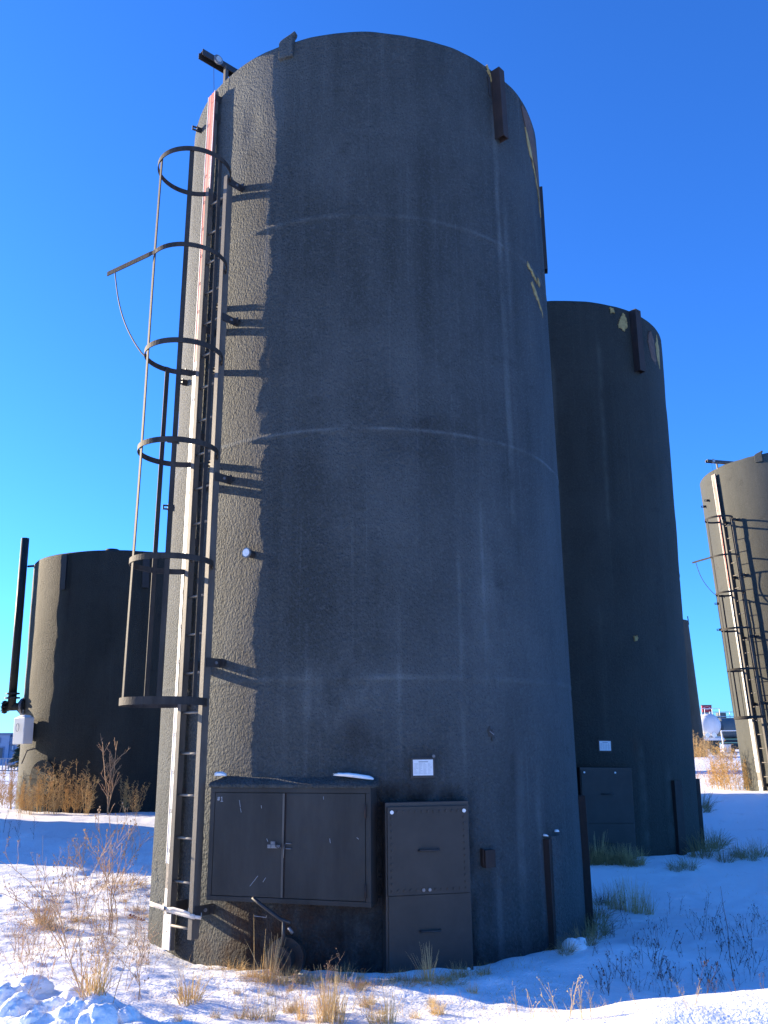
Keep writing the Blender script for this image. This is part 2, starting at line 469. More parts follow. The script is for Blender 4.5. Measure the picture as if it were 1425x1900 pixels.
def wear_second(P, Z, W):
    W[..., 0] += .9 * boxm(P, Z, -14, 14, -.3, 1.15, 3, .1) + .6 * gauss(P, Z, -17, .9, 3, .2) + .6 * gauss(P, Z, -24, 1.2, 3, .4)
    W[..., 1] += .5 * gauss(P, Z, -13, .6, 1.6, .25) + .4 * gauss(P, Z, -20, 1.4, 1.5, .2)
    for p, z0, z1, w in ((-7, 1.5, 3.2, .4), (-22, .2, 1.4, 1.0), (-36, .2, 1.1, 1.5), (8, 1.3, 6.8, .6), (-14, 4.4, 7.2, .6)):
        W[..., 2] += .6 * boxm(P, Z, p - w, p + w, z0, z1, .6, .2)

def channel(parent, name, phi, z0, z1, R, w=.10, d=.09, mat='rust_steel', tilt=0.0, label=None):
    M = frame(phi, R, 0) @ Matrix.Rotation(R_(tilt), 4, 'Y')
    mb = MB()
    mb.box(M, -w / 2, w / 2, -d, -d + .012, z0, z1)
    mb.box(M, -w / 2, -w / 2 + .012, -d + .012, .03, z0, z1)
    mb.box(M, w / 2 - .012, w / 2, -d + .012, .03, z0, z1)
    o = mb.build(name, mat, parent)
    if label: o['label'] = label
    return o

def patch(parent, phi, z, pts, R, mat, name='peeled_patch', off=.006, label=None):
    """bare patch with a ragged outline, following the shell, standing a few mm thick; pts = (dphi, dz)"""
    mb = MB(); out = []
    n = len(pts); rnd = random.Random(int(phi * 10 + z * 100))
    P2 = []
    for i in range(n):
        a, b = pts[i], pts[(i + 1) % n]
        for k in range(5):
            t = k / 5
            P2.append((a[0] + (b[0] - a[0]) * t + rnd.uniform(-.3, .3), a[1] + (b[1] - a[1]) * t + rnd.uniform(-.024, .024)))
    cx = sum(p[0] for p in P2) / len(P2); cz = sum(p[1] for p in P2) / len(P2)
    def q(dp, dz, o): return frame(phi + dp, R + o, z + dz).translation
    k = len(P2)
    rings = []
    for s in (1, .66, .33):
        rings.append([q(cx + (p[0] - cx) * s, cz + (p[1] - cz) * s, off + (.004 if s < 1 else 0)) for p in P2])
    base = [q(p[0], p[1], -.02) for p in P2]
    vs = base + rings[0] + rings[1] + rings[2] + [q(cx, cz, off + .004)]
    fs = []
    for r in range(3):
        fs += [(r * k + i, r * k + (i + 1) % k, (r + 1) * k + (i + 1) % k, (r + 1) * k + i) for i in range(k)]
    fs += [(3 * k + i, 3 * k + (i + 1) % k, 4 * k) for i in range(k)]
    mb.add(vs, fs)
    o = mb.build(name, mat, parent)
    if label: o['label'] = label
    return o

def clip(parent, phi, z, R, out=.10, side=1):
    """little strap tab with a hole, standing off the shell"""
    M = frame(phi, R, z)
    mb = MB()
    mb.box(M, -.004, .004, -out * .55, .03, -.03, .03)
    # tip with a slot: four bars round the hole
    mb.box(M, -.006, .006, -out, -out * .55, -.024, -.010)
    mb.box(M, -.006, .006, -out, -out * .55, .010, .024)
    mb.box(M, -.006, .006, -out, -out + .012, -.010, .010)
    mb.box(M, -.006, .030 * side if side > 0 else .006, -out * .55, -out * .55 + .006, -.03, .03)
    mb.build('clip', 'dark_steel', parent)

def gauge_board(parent, phi, R, H, zlow=0.02, mats=True):
    e = empty('gauge_board', parent=parent)
    M = frame(phi, R + .062, 0)
    top = H - .16
    zr = H * .615
    def seg(name, z0, z1, mat, w0=-.065, w1=.065, shift=0.0):
        mb = MB()
        mb.box(M, w0 + shift, w1 + shift, -.008, 0, z0, z1)
        return mb.build(name, mat, e, bevel=.001)
    seg('upper_face', zr, top, 'board_red')
    seg('middle_face', .62, zr, 'board_white')
    # worn lower section where the paint has gone, hanging a little askew
    seg('worn_face', .44, .62, 'board_worn', -.060, .060)
    seg('lower_face', zlow, .44, 'board_white', -.062, .055)
    mb = MB()
    mb.box(M, .060, .066, 0.001, .030, zlow, top); mb.box(M, -.066, -.060, 0.001, .030, zlow, top)
    mb.box(M, -.060, .060, .001, .006, zlow, top)
    # white rolled edges
    mb.build('channel_back', 'rail_paint', e)
    mb = MB(); mb.box(M, -.0665, -.058, -.012, -.008, .62, top); mb.box(M, .058, .0665, -.012, -.008, .62, top)
    mb.build('rolled_edge', 'board_white', e)
    # scale: divisions and figures painted on the face
    mb = MB()
    k = 0; z = .66
    while z < top - .03:
        L = .045 if k % 12 == 0 else (.030 if k % 6 == 0 else .016)
        mb.box(M, .052 - L, .052, -.0095, -.0081, z, z + (.004 if k % 12 else .007))
        k += 1; z += .0254 * 1.9
    mb.box(M, -.004, -.001, -.0095, -.0081, .66, top)
    mb.build('scale_marks', 'board_mark', e)
    mb = MB(); z = .7; rnd = random.Random(4)
    while z < top - .2:
        for q in range(2):
            x = -.045 + q * .018
            mb.box(M, x, x + .003, -.0095, -.0081, z, z + .03)
            mb.box(M, x + .0032, x + .013, -.0095, -.0081, z + .013 * (q % 2), z + .004 + .013 * (q % 2))
            mb.box(M, x + .0032, x + .013, -.0095, -.0081, z + .026, z + .030)
        z += .0254 * 1.9 * 12 / 2
    mb.build('scale_figures', 'board_mark', e)
    # chipped paint spots
    mb = MB(); rnd = random.Random(9)
    for i in range(46):
        z = rnd.choice([rnd.uniform(.44, .75), rnd.uniform(.6, 2.1), rnd.uniform(.02, .4), rnd.uniform(top - .25, top)])
        x = rnd.uniform(-.05, .045); w = rnd.uniform(.003, .011)
        mb.box(M, x, x + w, -.0092, -.0080, z, z + w * rnd.uniform(.8, 2.6))
    mb.build('paint_chip', 'board_worn', e)['label'] = 'chipped paint spots down the scale'
    # bolted straps to the shell
    for z in [top - .08, top - .30] + [H * k for k in (.52, .62, .40, .27, .145)]:
        mb = MB(); mb.box(M, .067, .0705, -.0, .09, z - .035, z + .035)
        mb.build('board_strap', 'dark_steel', e)
    return e

def gauge_head(parent, phi, R, H):
    """pulley arm over the rim with its wheel and the cable down to the board"""
    e = empty('gauge_head', parent=parent)
    M = frame(phi, 0, H + .17)
    mb = MB()
    o1, o0 = -(R + .25), -(R - .75)
    mb.box(M, -.040, -.034, o1, o0, -.034, .034)
    mb.box(M, .034, .040, o1, o0, -.034, .034)
    mb.box(M, -.034, .034, o1 + .01, o0, .028, .0335)
    mb.build('pulley_arm', 'dark_steel', e)
    mb = MB()
    Mw = frame(phi, R + .08, H + .17) @ Matrix.Rotation(R_(90), 4, 'Y')
    mb.disc(Mw, .050, .016, 24, .041)
    mb.build('pulley', 'galvanized', e)
    mb = MB(); mb.disc(Mw, .030, .008, 20, .0575); mb.build('pulley_lens', 'glass_lens', e)
    mb = MB()
    Mp = frame(phi - 1.2, R, H)
    mb.box(Mp, -.018, .018, .0, .012, -.16, .15); mb.box(Mp, -.018, -.006, .012, .05, -.16, .15)
    mb.build('post', 'rail_paint', e)
    mb = MB(); mb.tube([frame(phi + 1, R + .08, H + .16).translation, frame(phi + 1, R + .06, H - .16).translation], .0025, 5)
    mb.build('cable', 'dark_steel', e)

def ladder(parent, phi, R, z0, z1, zs_br):
    e = empty('ladder', parent=parent)
    d = R + .135
    M = frame(phi, d, 0)
    hw = .14
    for s, zb in ((-1, z0 + .14), (1, z0)):
        mb = MB()
        x = s * hw
        mb.box(M, x - .006, x + .006, -.03, .03, zb, z1)
        mb.box(M, x - .040 if s > 0 else x - .022, x + .006 if s > 0 else x + .022, -.036, -.0305, zb, z1)
        mb.build('rail', 'rail_paint', e)
    z = z0 + .06
    rung = None
    k = 0
    while z < z1 - .05:
        if rung is None:
            mb = MB(); mb.tube([M @ Vector((-hw + .002, 0, 0)), M @ Vector((hw - .002, 0, 0))], .0095, 8)
            rung = mb.build('rung', 'rung_lit_tone', e, True); rung.location.z = z
        else:
            o = rung.copy(); COL.objects.link(o); o.location.z = z
        z += .305; k += 1
    for z in zs_br:
        for s in (-1, 1):
            mb = MB(); x = s * (hw + .010)
            mb.box(M, x - .004, x + .004, -.02, .16, z - .035, z + .035)
            mb.box(M, min(x, x + s * .05), max(x, x + s * .05), .110, .118, z - .03, z + .03)
            b = mb.build('bracket', 'dark_steel', e)
            mb = MB(); Mb = M @ Matrix.Translation((x + s * .004, .07, z)) @ Matrix.Rotation(R_(90 * s), 4, 'Y')
            mb.disc(Mb, .013, .010, 6); mb.build('bolt', 'galvanized', b)
    return e

def cage(parent, phi, R, hoops, flat=True):
    e = empty('safety_cage', parent=parent)
    d = R + .135 + .285
    rr = .318
    M = frame(phi, d, 0)
    def cp(th, z, r=rr):
        a = R_(th)
        return M @ Vector((math.cos(a) * r, -math.sin(a) * r, z))
    def rad(th):
        a = R_(th); return (M.to_3x3() @ Vector((math.cos(a), -math.sin(a), 0)))
    up = Vector((0, 0, 1))
    for i, z in enumerate(hoops):
        mb = MB()
        th = list(range(-64, 245, 6)) + [244]
        if i == 1:                                   # the hoop that has been torn open and bent straight
            th = list(range(-64, 99, 6))
            pts = [cp(t, z) for t in th]; us = [rad(t) for t in th]
            last = pts[-1]; tg = M.to_3x3() @ Vector((-.74, -.10, -.01)).normalized()
            nn = tg.cross(up).normalized()
            for q in (.08, .25, .45, .60):
                pts.append(last + tg * q + up * (-.02 * q)); us.append(nn)
            mb.strip(pts, us, [up] * len(pts), .004, .020)
        else:
            pts = [cp(t, z) for t in th]; us = [rad(t) for t in th]
            mb.strip(pts, us, [up] * len(pts), .004, .022 if i < len(hoops) - 1 else .028)
        mb.build('hoop', 'cage_paint', e)
    top, low = hoops[0], hoops[-1]
    for th, zt in ((-8, hoops[0]), (42, hoops[0]), (104, hoops[0]), (190, hoops[2]), (141, hoops[2]), (212, hoops[4]), (236, hoops[4])):
        mb = MB()
        r0 = rr - .0085
        n = 14
        zz = [low - .028 + (zt + .02 - low + .028) * k / n for k in range(n + 1)]
        pts = [cp(th, z, r0 + .003 * math.sin(z * 2 + th)) for z in zz]
        mb.strip(pts, [rad(th)] * (n + 1), [rad(th + 90)] * (n + 1), .004, .019 if th not in (141, 212, 236) else (.012 if th == 141 else .006))
        mb.build('vertical_bar', 'cage_paint', e)
    # the bar torn off above the third hoop, curving out to the bent hoop's free end
    mb = MB()
    z1, z2 = hoops[1], hoops[2]
    p2 = cp(141, z2); tip = cp(98, z1) + (M.to_3x3() @ Vector((-.74, -.10, -.01)).normalized()) * .50 - up * .03
    pts = []
    for k in range(15):
        t = k / 14
        p = p2.lerp(tip, t ** .8)
        p.z = z2 + (tip.z - z2) * t
        p += (M.to_3x3() @ Vector((-1, 0, 0))) * (.07 * math.sin(PI * t))
        pts.append(p)
    mb.strip(pts, [rad(120)] * 15, [rad(210)] * 15, .004, .011)
    mb.build('bent_bar', 'cage_paint', e)['label'] = 'thin bar bent outwards above the third hoop'
    return e

def lug(parent, phi, R, H, mat, w=.17):
    M = frame(phi, R, 0); mb = MB()
    n = 12; vs = []
    prof = [(-w / 2, H - .20), (-w / 2, H - .02), (-w * .42, H + .0), (-w * .28, H + .015), (-w * .05, H + .03), (w * .2, H + .045), (w * .42, H + .065), (w * .5, H + .062), (w * .46, H + .03), (w * .36, H + .01), (w * .36, H - .20)]
    k = len(prof)
    vs = [M @ Vector((x, -.028, z)) for x, z in prof] + [M @ Vector((x, .03, z)) for x, z in prof]
    mb.add(vs, [tuple(range(k)), tuple(range(2 * k - 1, k - 1, -1))] + [(i, (i + 1) % k, k + (i + 1) % k, k + i) for i in range(k)])
    return mb.build('lifting_lug', mat, parent, bevel=.012)

def front_plane(phi, dp):
    return frame(phi, dp, 0)

# ---- the big tank in front
TC = Vector((-0.17, 8.358, 0.0)); TR, TH = 1.912, 7.885
main = empty('storage_tank', TC)
tag(main, 'tallest black foam-coated storage tank, nearest, with cabinet doors at its foot', 'storage tank', 'upright storage tanks')
shell(main, TR, TH, 'foam_coat', (1.975, 3.945, 5.915), .75, .02, .006, True, (-180, 180), wear_main,
      dents=((33, 7.12, 3.2, .20, .017), (30.5, 6.8, 5, .3, .008), (25.5, 4.5, 3, .9, .003), (-64, 4.1, 6, .25, .02), (38, .25, 8, .12, .02)), lump=.0006)
gauge_board(main, 49.2, TR, TH)
gauge_head(main, 47.5, TR, TH)
ladder(main, 40, TR, .16, 6.50, (6.44, 5.08, 3.63, 2.12, .345))
cage(main, 40, TR, (6.454, 5.52, 4.646, 3.80, 2.875, 1.813))
for ph, z, o in ((61, 7.60, .10), (58.5, 4.86, .10), (70.5, 4.32, .10), (71, 3.66, .10), (61.5, 4.80, .09), (41.5, 5.28, .12), (41.5, 4.66, .12), (41.5, 3.80, .12)):
    clip(main, ph, z, TR, o)
lug(main, 21.3, TR, TH, 'foam_coat')
channel(main, 'lifting_channel', -48, 7.06, TH - .06, TR, .085, .085, 'rust_steel', -1.5, 'open rust-brown channel hanging under the rim')
channel(main, 'anchor_channel', -49, -.1, .80, TR, .15, .055, 'foam_coat', 1.0, 'foam-coated channel standing in the snow')
mb = MB(); mb.box(frame(-47.2, TR, 0), -.035, .0, -.050, .02, -.1, .78); mb.build('channel_web', 'rust_steel', main)
channel(main, 'lifting_channel', -80, 6.3, 7.3, TR, .10, .035, 'dark_steel')
channel(main, 'anchor_channel', -76.5, -.1, 1.05, TR, .08, .06, 'rust_steel', 0, 'rusty angle at the far side of the foot')
for (ph, z, pts, mt, lb) in (
        (-40.5, 7.74, [(-2.0, -.07), (-1.2, -.02), (0, .02), (.9, .09), (1.5, .12), (1.2, .06), (.2, -.02), (-.9, -.09)], 'foam_yellow', 'yellow torn strip under the rim'),
        (-39.6, 7.62, [(-.5, -.10), (.5, -.10), (.5, .10), (-.3, .12)], 'dark_steel', 'dark slot below the torn strip'),
        (-61, 7.55, [(-7, .18), (-3, .24), (2, .26), (4.2, .22), (1.5, .02), (-.5, -.10), (-4, -.22), (-9, -.40), (-13, -.62), (-13, -.3), (-10, .02)], 'bare_brown', 'bare brown steel where the coat has peeled off at the rim'),
        (-62, 7.40, [(3.0, .18), (2.2, .04), (0, -.09), (-4, -.22), (-8, -.40), (-12, -.60), (-12, -.52), (-8, -.34), (-4, -.16), (-.4, -.02), (1.6, .12)], 'foam_yellow', 'yellow edge of the peeled coat'),
        (-54, 5.88, [(-.2, .03), (-2.5, -.01), (-5, -.04), (-7, -.07), (-7, -.04), (-4, .0), (-1, .05)], 'foam_yellow', 'yellow torn streak below the top seam'),
        (-61, 5.86, [(-1.5, .02), (-3.2, -.01), (-3, -.05), (-1, -.03)], 'foam_yellow', None),
        (-56, 5.68, [(0, .04), (-4, -.06), (-9, -.16), (-9, -.13), (-5, -.02), (-1.2, .07)], 'foam_yellow', 'gouge below the top seam')):
    patch(main, ph, z, pts, TR, mt, label=lb)
# anchored end of the anchor channel: snow caught on it
# round white sight port
e = empty('sight_port', parent=main)
mb = MB(); M = frame(27.5, TR - .02, 2.965) @ Matrix.Rotation(R_(90), 4, 'X'); mb.disc(M, .030, .09, 20); mb.build('stub', 'dark_steel', e)
mb = MB(); mb.disc(M, .040, .014, 24, .09); mb.build('bezel', 'galvanized', e)
mb = MB(); mb.disc(M, .031, .004, 24, .104); mb.build('lens', 'enclosure_white', e)
# square stub at the right of the door, small torn hole higher up
mb = MB(); M = frame(-28, TR, .69); mb.box(M, -.045, .045, -.05, .03, -.06, .06); mb.box(M, -.055, -.0455, -.035, .03, -.05, .07)
mb.build('stub_block', 'rust_steel', main, bevel=.004)['label'] = 'small rusty square block right of the manway door'
patch(main, -30.5, 1.565, [(-.9, -.03), (.2, -.035), (.8, .01), (.5, .045), (-.4, .02)], TR, 'dark_steel', 'coat_hole')
mb = MB(); mb.tube([frame(-29.9, TR + .012, 1.585).translation, frame(-30.9, TR + .016, 1.560).translation], .004, 5); mb.build('exposed_wire', 'galvanized', main)

# cabinet
def cabinet(parent):
    e = empty('valve_cabinet', parent=parent)
    phi, dp = 16.5, 1.955
    M = frame(phi, dp, 0)
    W0, W1, Z0, Z1 = -.600, .642, .425, 1.215
    z0, z1 = .462, 1.160
    mb = MB()                                        # housing shell behind the frame
    mb.box(M, W0 + .003, W1 - .003, .022, .40, Z0 + .003, Z1 - .003)
    mb.build('housing', 'dark_steel', e)
    mb = MB()                                        # frame, butted pieces
    mb.box(M, W0, W1, 0, .022, z1 + .004, Z1); mb.box(M, W0, W1, 0, .022, Z0, z0 - .004)
    mb.box(M, W0, W0 + .036, 0, .022, z0 - .004, z1 + .004); mb.box(M, W1 - .036, W1, 0, .022, z0 - .004, z1 + .004)
    mb.build('frame', 'cabinet_steel', e, bevel=.002)
    # sloping roof of foam over the top, running back to the shell
    vs = []; n = 16
    for k in range(n + 1):
        x = W0 - .01 + (W1 - W0 + .02) * k / n
        back = .0 + max(.0, dp - math.sqrt(max(.01, (TR + .0) ** 2 - x * x)))
        up_ = .070 + .006 * math.sin(k * 1.1) if 0 < k < n else .04
        for (y, z) in ((-.012, Z1 - .018), (-.014, Z1 + .006), (.01, Z1 + .020), (back * .6 + .02, Z1 + up_ * .75), (back + .08, Z1 + up_ + .04), (back + .12, Z1 - .018)):
            vs.append(M @ Vector((x, y, z)))
    fs = [(6 * i + j, 6 * i + (j + 1) % 6, 6 * i + 6 + (j + 1) % 6, 6 * i + 6 + j) for i in range(n) for j in range(6)] + [tuple(range(6)), tuple(6 * n + j for j in range(5, -1, -1))]
    mb = MB(); mb.add(vs, fs); mb.build('cabinet_roof', 'foam_coat', e, True)
    xs = .0
    def door(x0, x1, lab):
        mb = MB(); mb.box(M, x0, x1, -.001, .012, z0, z1)
        d = mb.build('door', 'cabinet_steel', e, bevel=.0015)
        if lab: d['label'] = lab
        return d
    d1 = door(W0 + .040, xs - .006, 'left cabinet door with a chalked number')
    d2 = door(xs + .008, W1 - .040, None)
    mb = MB(); mb.box(M, xs - .022, xs - .007, -.004, -.0012, z0 + .002, z1 - .002); mb.build('edge_strip', 'rail_paint', d1)
    mb = MB(); mb.box(M, xs - .003, xs + .006, .004, .014, z0, z1); mb.build('gap_rust', 'rust_steel', e)
    for z in (1.045, .53):
        mb = MB(); mb.tube([M @ Vector((W1 - .038, -.008, z - .045)), M @ Vector((W1 - .038, -.008, z + .045))], .008, 8)
        mb.build('hinge', 'rust_steel', d2, True)
    # latch
    zc = .80
    mb = MB(); mb.box(M, -.125, -.025, -.016, -.010, zc - .012, zc + .010); mb.box(M, -.125, -.100, -.022, -.0165, zc - .012, zc + .012)
    mb.box(M, -.105, -.070, -.010, -.0015, zc + .0105, zc + .032)
    la = mb.build('latch', 'galvanized', d1, bevel=.001)
    mb = MB(); mb.tube([M @ Vector((-.065, -.012, zc + .03)), M @ Vector((-.055, -.03, zc)), M @ Vector((-.03, -.03, zc - .012)), M @ Vector((-.02, -.012, zc + .02))], .004, 6)
    mb.build('latch_ring', 'dark_steel', la, True) if False else mb.build('latch_ring', 'dark_steel', d1, True)
    mb = MB()
    for zz in (zc + .022, zc - .012):
        mb.tube([M @ Vector((xs + .012, -.004, zz)), M @ Vector((xs + .02, -.02, zz)), M @ Vector((xs + .045, -.02, zz)), M @ Vector((xs + .055, -.002, zz - .002))], .0035, 6)
    mb.tube([M @ Vector((xs + .008, -.012, zc + .02)), M @ Vector((xs + .002, -.02, zc - .02)), M @ Vector((xs - .001, -.012, zc - .075))], .002, 5)
    mb.build('staple', 'galvanized', d2, True)
    # chalked #1 in the corner
    mb = MB(); x, z, t = W0 + .058, z1 - .042, .0028
    def st(a, b, c, d_, th=.0022):
        pa = M @ Vector((x + a, -.0022, z + b)); pb = M @ Vector((x + c, -.0022, z + d_)); mb.tube([pa, pb], th, 4)
    st(.004, -.014, .007, .014); st(.012, -.014, .015, .014); st(-.001, .005, .019, .006); st(-.002, -.005, .018, -.004)
    st(.028, .006, .036, .014); st(.036, .014, .036, -.018); st(.026, -.018, .046, -.018)
    mb.build('chalk_number', 'chalk', d1)
    # scratches
    mb = MB(); rnd = random.Random(3)
    for (a, b, c, d_) in ((.195, -.05, .205, -.10), (.205, -.105, .213, -.135), (.37, -.085, .373, -.105), (.85, -.02, .851, -.04), (.9, -.30, .905, -.33), (.42, -.57, .40, -.60), (.36, -.56, .30, -.63), (1.10, -.29, 1.115, -.30), (.42, -.31, .43, -.33)):
        mb.tube([M @ Vector((W0 + .04 + a, -.0018, z1 + b)), M @ Vector((W0 + .04 + c, -.0018, z1 + d_))], .0015, 4)
    mb.build('scratch', 'chalk', e)
cabinet(main)

# bolted two-piece manway cover
def manway(parent, phi, dp, w, zt, zm, zb, bolts=True):
    e = empty('manway_cover', parent=parent)
    M = frame(phi, dp, 0)
    mb = MB(); mb.box(M, -w - .012, w + .012, .012, .14, zb - .1, zt + .03)
    mb.build('door_frame', 'dark_steel', e, bevel=.004)
    up = MB(); up.box(M, -w, w, -.006, .010, zm, zt); u = up.build('upper_plate', 'hatch_steel', e, bevel=.002)
    lo = MB(); lo.box(M, -w + .004, w, .000, .0105, zb, zm - .003); l = lo.build('lower_plate', 'hatch_steel', e, bevel=.002)
    if bolts:
        mb = MB(); Mr = M @ Matrix.Rotation(R_(90), 4, 'X')
        def bolt(x, z): mb.disc(Mr @ Matrix.Translation((x, z, 0)), .0085, .008, 6, .0062)
        n = 12
        for k in range(n + 1):
            x = -w + .03 + (2 * w - .06) * k / n
            if 0 < k < n: bolt(x, zt - .035)
            bolt(x, zm + .03)
        m = 12
        for k in range(1, m):
            z = zm + .03 + (zt - .035 - zm - .03) * k / m
            bolt(-w + .03, z); bolt(w - .03, z)
        mb.build('bolt_row', 'dark_steel', u)
        mb = MB()
        for k in range(n + 1):
            x = -w + .03 + (2 * w - .06) * k / n
            mb.disc(Mr @ Matrix.Translation((x, zb + .035, 0)), .0065, .006, 6, .0)
        mb.build('bolt_row', 'dark_steel', l)
        mb = MB()
        for x, z in ((-.045, zm + .03), (.0, zm + .03)):
            mb.disc(Mr @ Matrix.Translation((x, z, 0)), .012, .011, 6, .0062)
        mb.build('nut', 'galvanized', u)
        for x, z, pl in ((-w + .03, zt - .035, u), (w - .03, zt - .035, u), (-w + .03, zb + .03, l), (w - .03, zb + .04, l)):
            mb = MB(); mb.disc(Mr @ Matrix.Translation((x, z, 0)), .013, .012, 10, .004)
            mb.build('corner_bolt', 'enclosure_white', pl)
    else:
        Mr = M @ Matrix.Rotation(R_(90), 4, 'X')
        for x in (-w + .04, w * .35):
            mb = MB(); mb.disc(Mr @ Matrix.Translation((x, zt - .03, 0)), .012, .012, 10, .004)
            mb.build('corner_bolt', 'enclosure_white', u)
    for pl, z in ((u, zt - .29), (l, zm - .23)):
        mb = MB()
        mb.tube([M @ Vector((-.072, -.004, z)), M @ Vector((-.068, -.035, z)), M @ Vector((.068, -.035, z)), M @ Vector((.072, -.004, z))], .007, 8)
        mb.build('handle', 'dark_steel', pl, True)
manway(main, -13.4, 2.0, .296, 1.068, .49, -.035)
# printed notice in its frame
def notice(parent, phi, z, R, w=.075, h=.055, fr=True):
    e = empty('notice_plate', parent=parent)
    M = frame(phi, R + .006, z)
    mb = MB()
    mb.box(M, -w - .016, w + .016, .0015, .03, -h - .018, h + .016); mb.build('plate_frame', 'dark_steel', e, bevel=.002)
    mb = MB(); mb.box(M, -w, w, -.006, 0, -h, h); s = mb.build('paper_sheet', 'paper', e)
    mb = MB(); rnd = random.Random(2)
    mb.box(M, -w * .45, w * .5, -.0075, -.0062, h * .66, h * .80)
    for k in range(9):
        zz = h * .5 - k * h * .155
        for c in range(4):
            x0 = -w * .9 + c * w * .46
            mb.box(M, x0, x0 + w * rnd.uniform(.2, .4), -.0072, -.0062, zz, zz + h * .035)
    mb.build('printed_lines', 'print_grey', s)
    if fr:
        mb = MB(); Mr = M @ Matrix.Rotation(R_(90), 4, 'X'); mb.disc(Mr @ Matrix.Translation((w + .008, h + .024, 0)), .011, .014, 10, -.006); mb.build('screw', 'galvanized', e)
notice(main, -13.2, 1.330, TR)

# drain valve under the cabinet
def valve(parent):
    e = empty('drain_valve', parent=parent)
    phi = 15.0
    Mr = frame(phi, TR - .1, .10) @ Matrix.Rotation(R_(90), 4, 'X')
    mb = MB(); mb.disc(Mr, .075, .16, 20); mb.build('nozzle', 'rust_steel', e, False)
    mb = MB(); mb.disc(Mr, .13, .022, 26, .165); mb.disc(Mr, .13, .022, 26, .195)
    for k in range(8):
        a = 2 * PI * k / 8
        mb.disc(Mr @ Matrix.Translation((.107 * math.cos(a), .107 * math.sin(a), 0)), .012, .075, 6, .150)
    mb.build('flange', 'dark_steel', e)
    mb = MB(); mb.disc(Mr, .070, .10, 20, .218); mb.disc(Mr, .085, .03, 20, .30); mb.disc(Mr, .045, .05, 12, .331)
    mb.build('valve_body', 'dark_steel', e)
    M = frame(phi, TR + .16, .10)
    mb = MB(); mb.tube([M @ Vector((0, 0, .06)), M @ Vector((0, 0, .24))], .014, 8); mb.build('stem', 'dark_steel', e, True)
    mb = MB(); mb.tube([M @ Vector((.05, 0, .225)), M @ Vector((-.02, 0, .245)), M @ Vector((-.17, .01, .33)), M @ Vector((-.24, .01, .375))], .013, 8); mb.build('lever', 'dark_steel', e, True)
    mb = MB(); mb.tube([M @ Vector((.04, -.01, .20)), M @ Vector((.07, -.01, .165))], .012, 8); mb.build('lever_nut', 'galvanized', e, True)
    mb = MB(); mb.tube([M @ Vector((-.21, -.02, .265)), M @ Vector((-.12, -.02, .258)), M @ Vector((-.12, -.02, .270))], .003, 5); mb.build('lock_wire', 'galvanized', e)
valve(main)

def snow_lump(name, M, sx, sy, sz, seed, label, cat='snow', mat='snow', group=None, n=14, am=.55, fq=1.7):
    mb = MB(); vs = []; fs = []
    rows = n // 2
    for i in range(rows + 1):
        th = PI / 2 * 1.25 * i / rows
        for j in range(n):
            ph = 2 * PI * j / n
            p = Vector((math.sin(th) * math.cos(ph), math.sin(th) * math.sin(ph), math.cos(th)))
            k = 1 + am * float(fbm(p.x * fq + seed, p.y * fq + p.z * fq * .8 + seed * 2.1, seed, 4))
            vs.append(M @ Vector((p.x * sx * k, p.y * sy * k, p.z * sz * k)))
    for i in range(rows):
        for j in range(n):
            fs.append((i * n + j, i * n + (j + 1) % n, (i + 1) * n + (j + 1) % n, (i + 1) * n + j))
    fs.append(tuple(rows * n + j for j in range(n)))
    mb.add(vs, fs)
    o = mb.build(name, mat, None, True)
    tag(o, label, cat, group)
    return o
Tm = Matrix.Translation(TC)
snow_lump('snow_patch', Tm @ frame(33.0, TR + .06, 1.285), .055, .04, .022, 3, 'small snow patch on the left end of the cabinet roof, beside the ladder')
snow_lump('snow_patch', Tm @ frame(2.0, TR + .05, 1.275) @ Matrix.Rotation(R_(6), 4, 'Y'), .14, .035, .020, 8, 'long snow patch on the right end of the cabinet roof')
snow_lump('snow_patch', Tm @ frame(-46.6, TR + .01, .805), .022, .02, .010, 12, 'dab of snow on the left top corner of the standing channel')
snow_lump('snow_patch', Tm @ frame(-51.8, TR + .01, .825), .024, .02, .011, 15, 'dab of snow on the right top corner of the standing channel')

# strip of cloth tied round board and ladder
M = Tm @ frame(40, TR + .135, .335)
mb = MB()
def band(pts, h):
    pts = [M @ Vector(p) for p in pts]; up = Vector((0, 0, 1))
    us = []
    for i in range(len(pts)):
        d = pts[min(i + 1, len(pts) - 1)] - pts[max(0, i - 1)]; us.append(d.cross(up).normalized())
    mb.strip(pts, us, [up] * len(pts), .002, h)
band([(-.34, -.055, .02), (-.28, -.062, .018), (-.20, -.060, .012), (-.14, -.055, .0), (-.06, -.048, -.006), (.04, -.045, -.012), (.13, -.048, -.015), (.17, -.035, -.02)], .016)
band([(.17, -.033, -.02), (.195, .0, -.028), (.16, .035, -.015), (.0, .04, .0)], .012)
band([(-.15, -.062, .004), (-.06, -.056, .016), (.05, -.052, .010), (.14, -.054, .0)], .009)
band([(-.17, -.062, .03), (-.14, -.072, .0), (-.15, -.066, -.02)], .014)
band([(-.145, -.066, -.02), (-.15, -.062, -.10), (-.148, -.06, -.19)], .004)
tag(mb.build('tied_strip', 'strap_cloth', None, True), 'off-white plastic strip knotted round the gauge board and the foot of the ladder', 'strap')

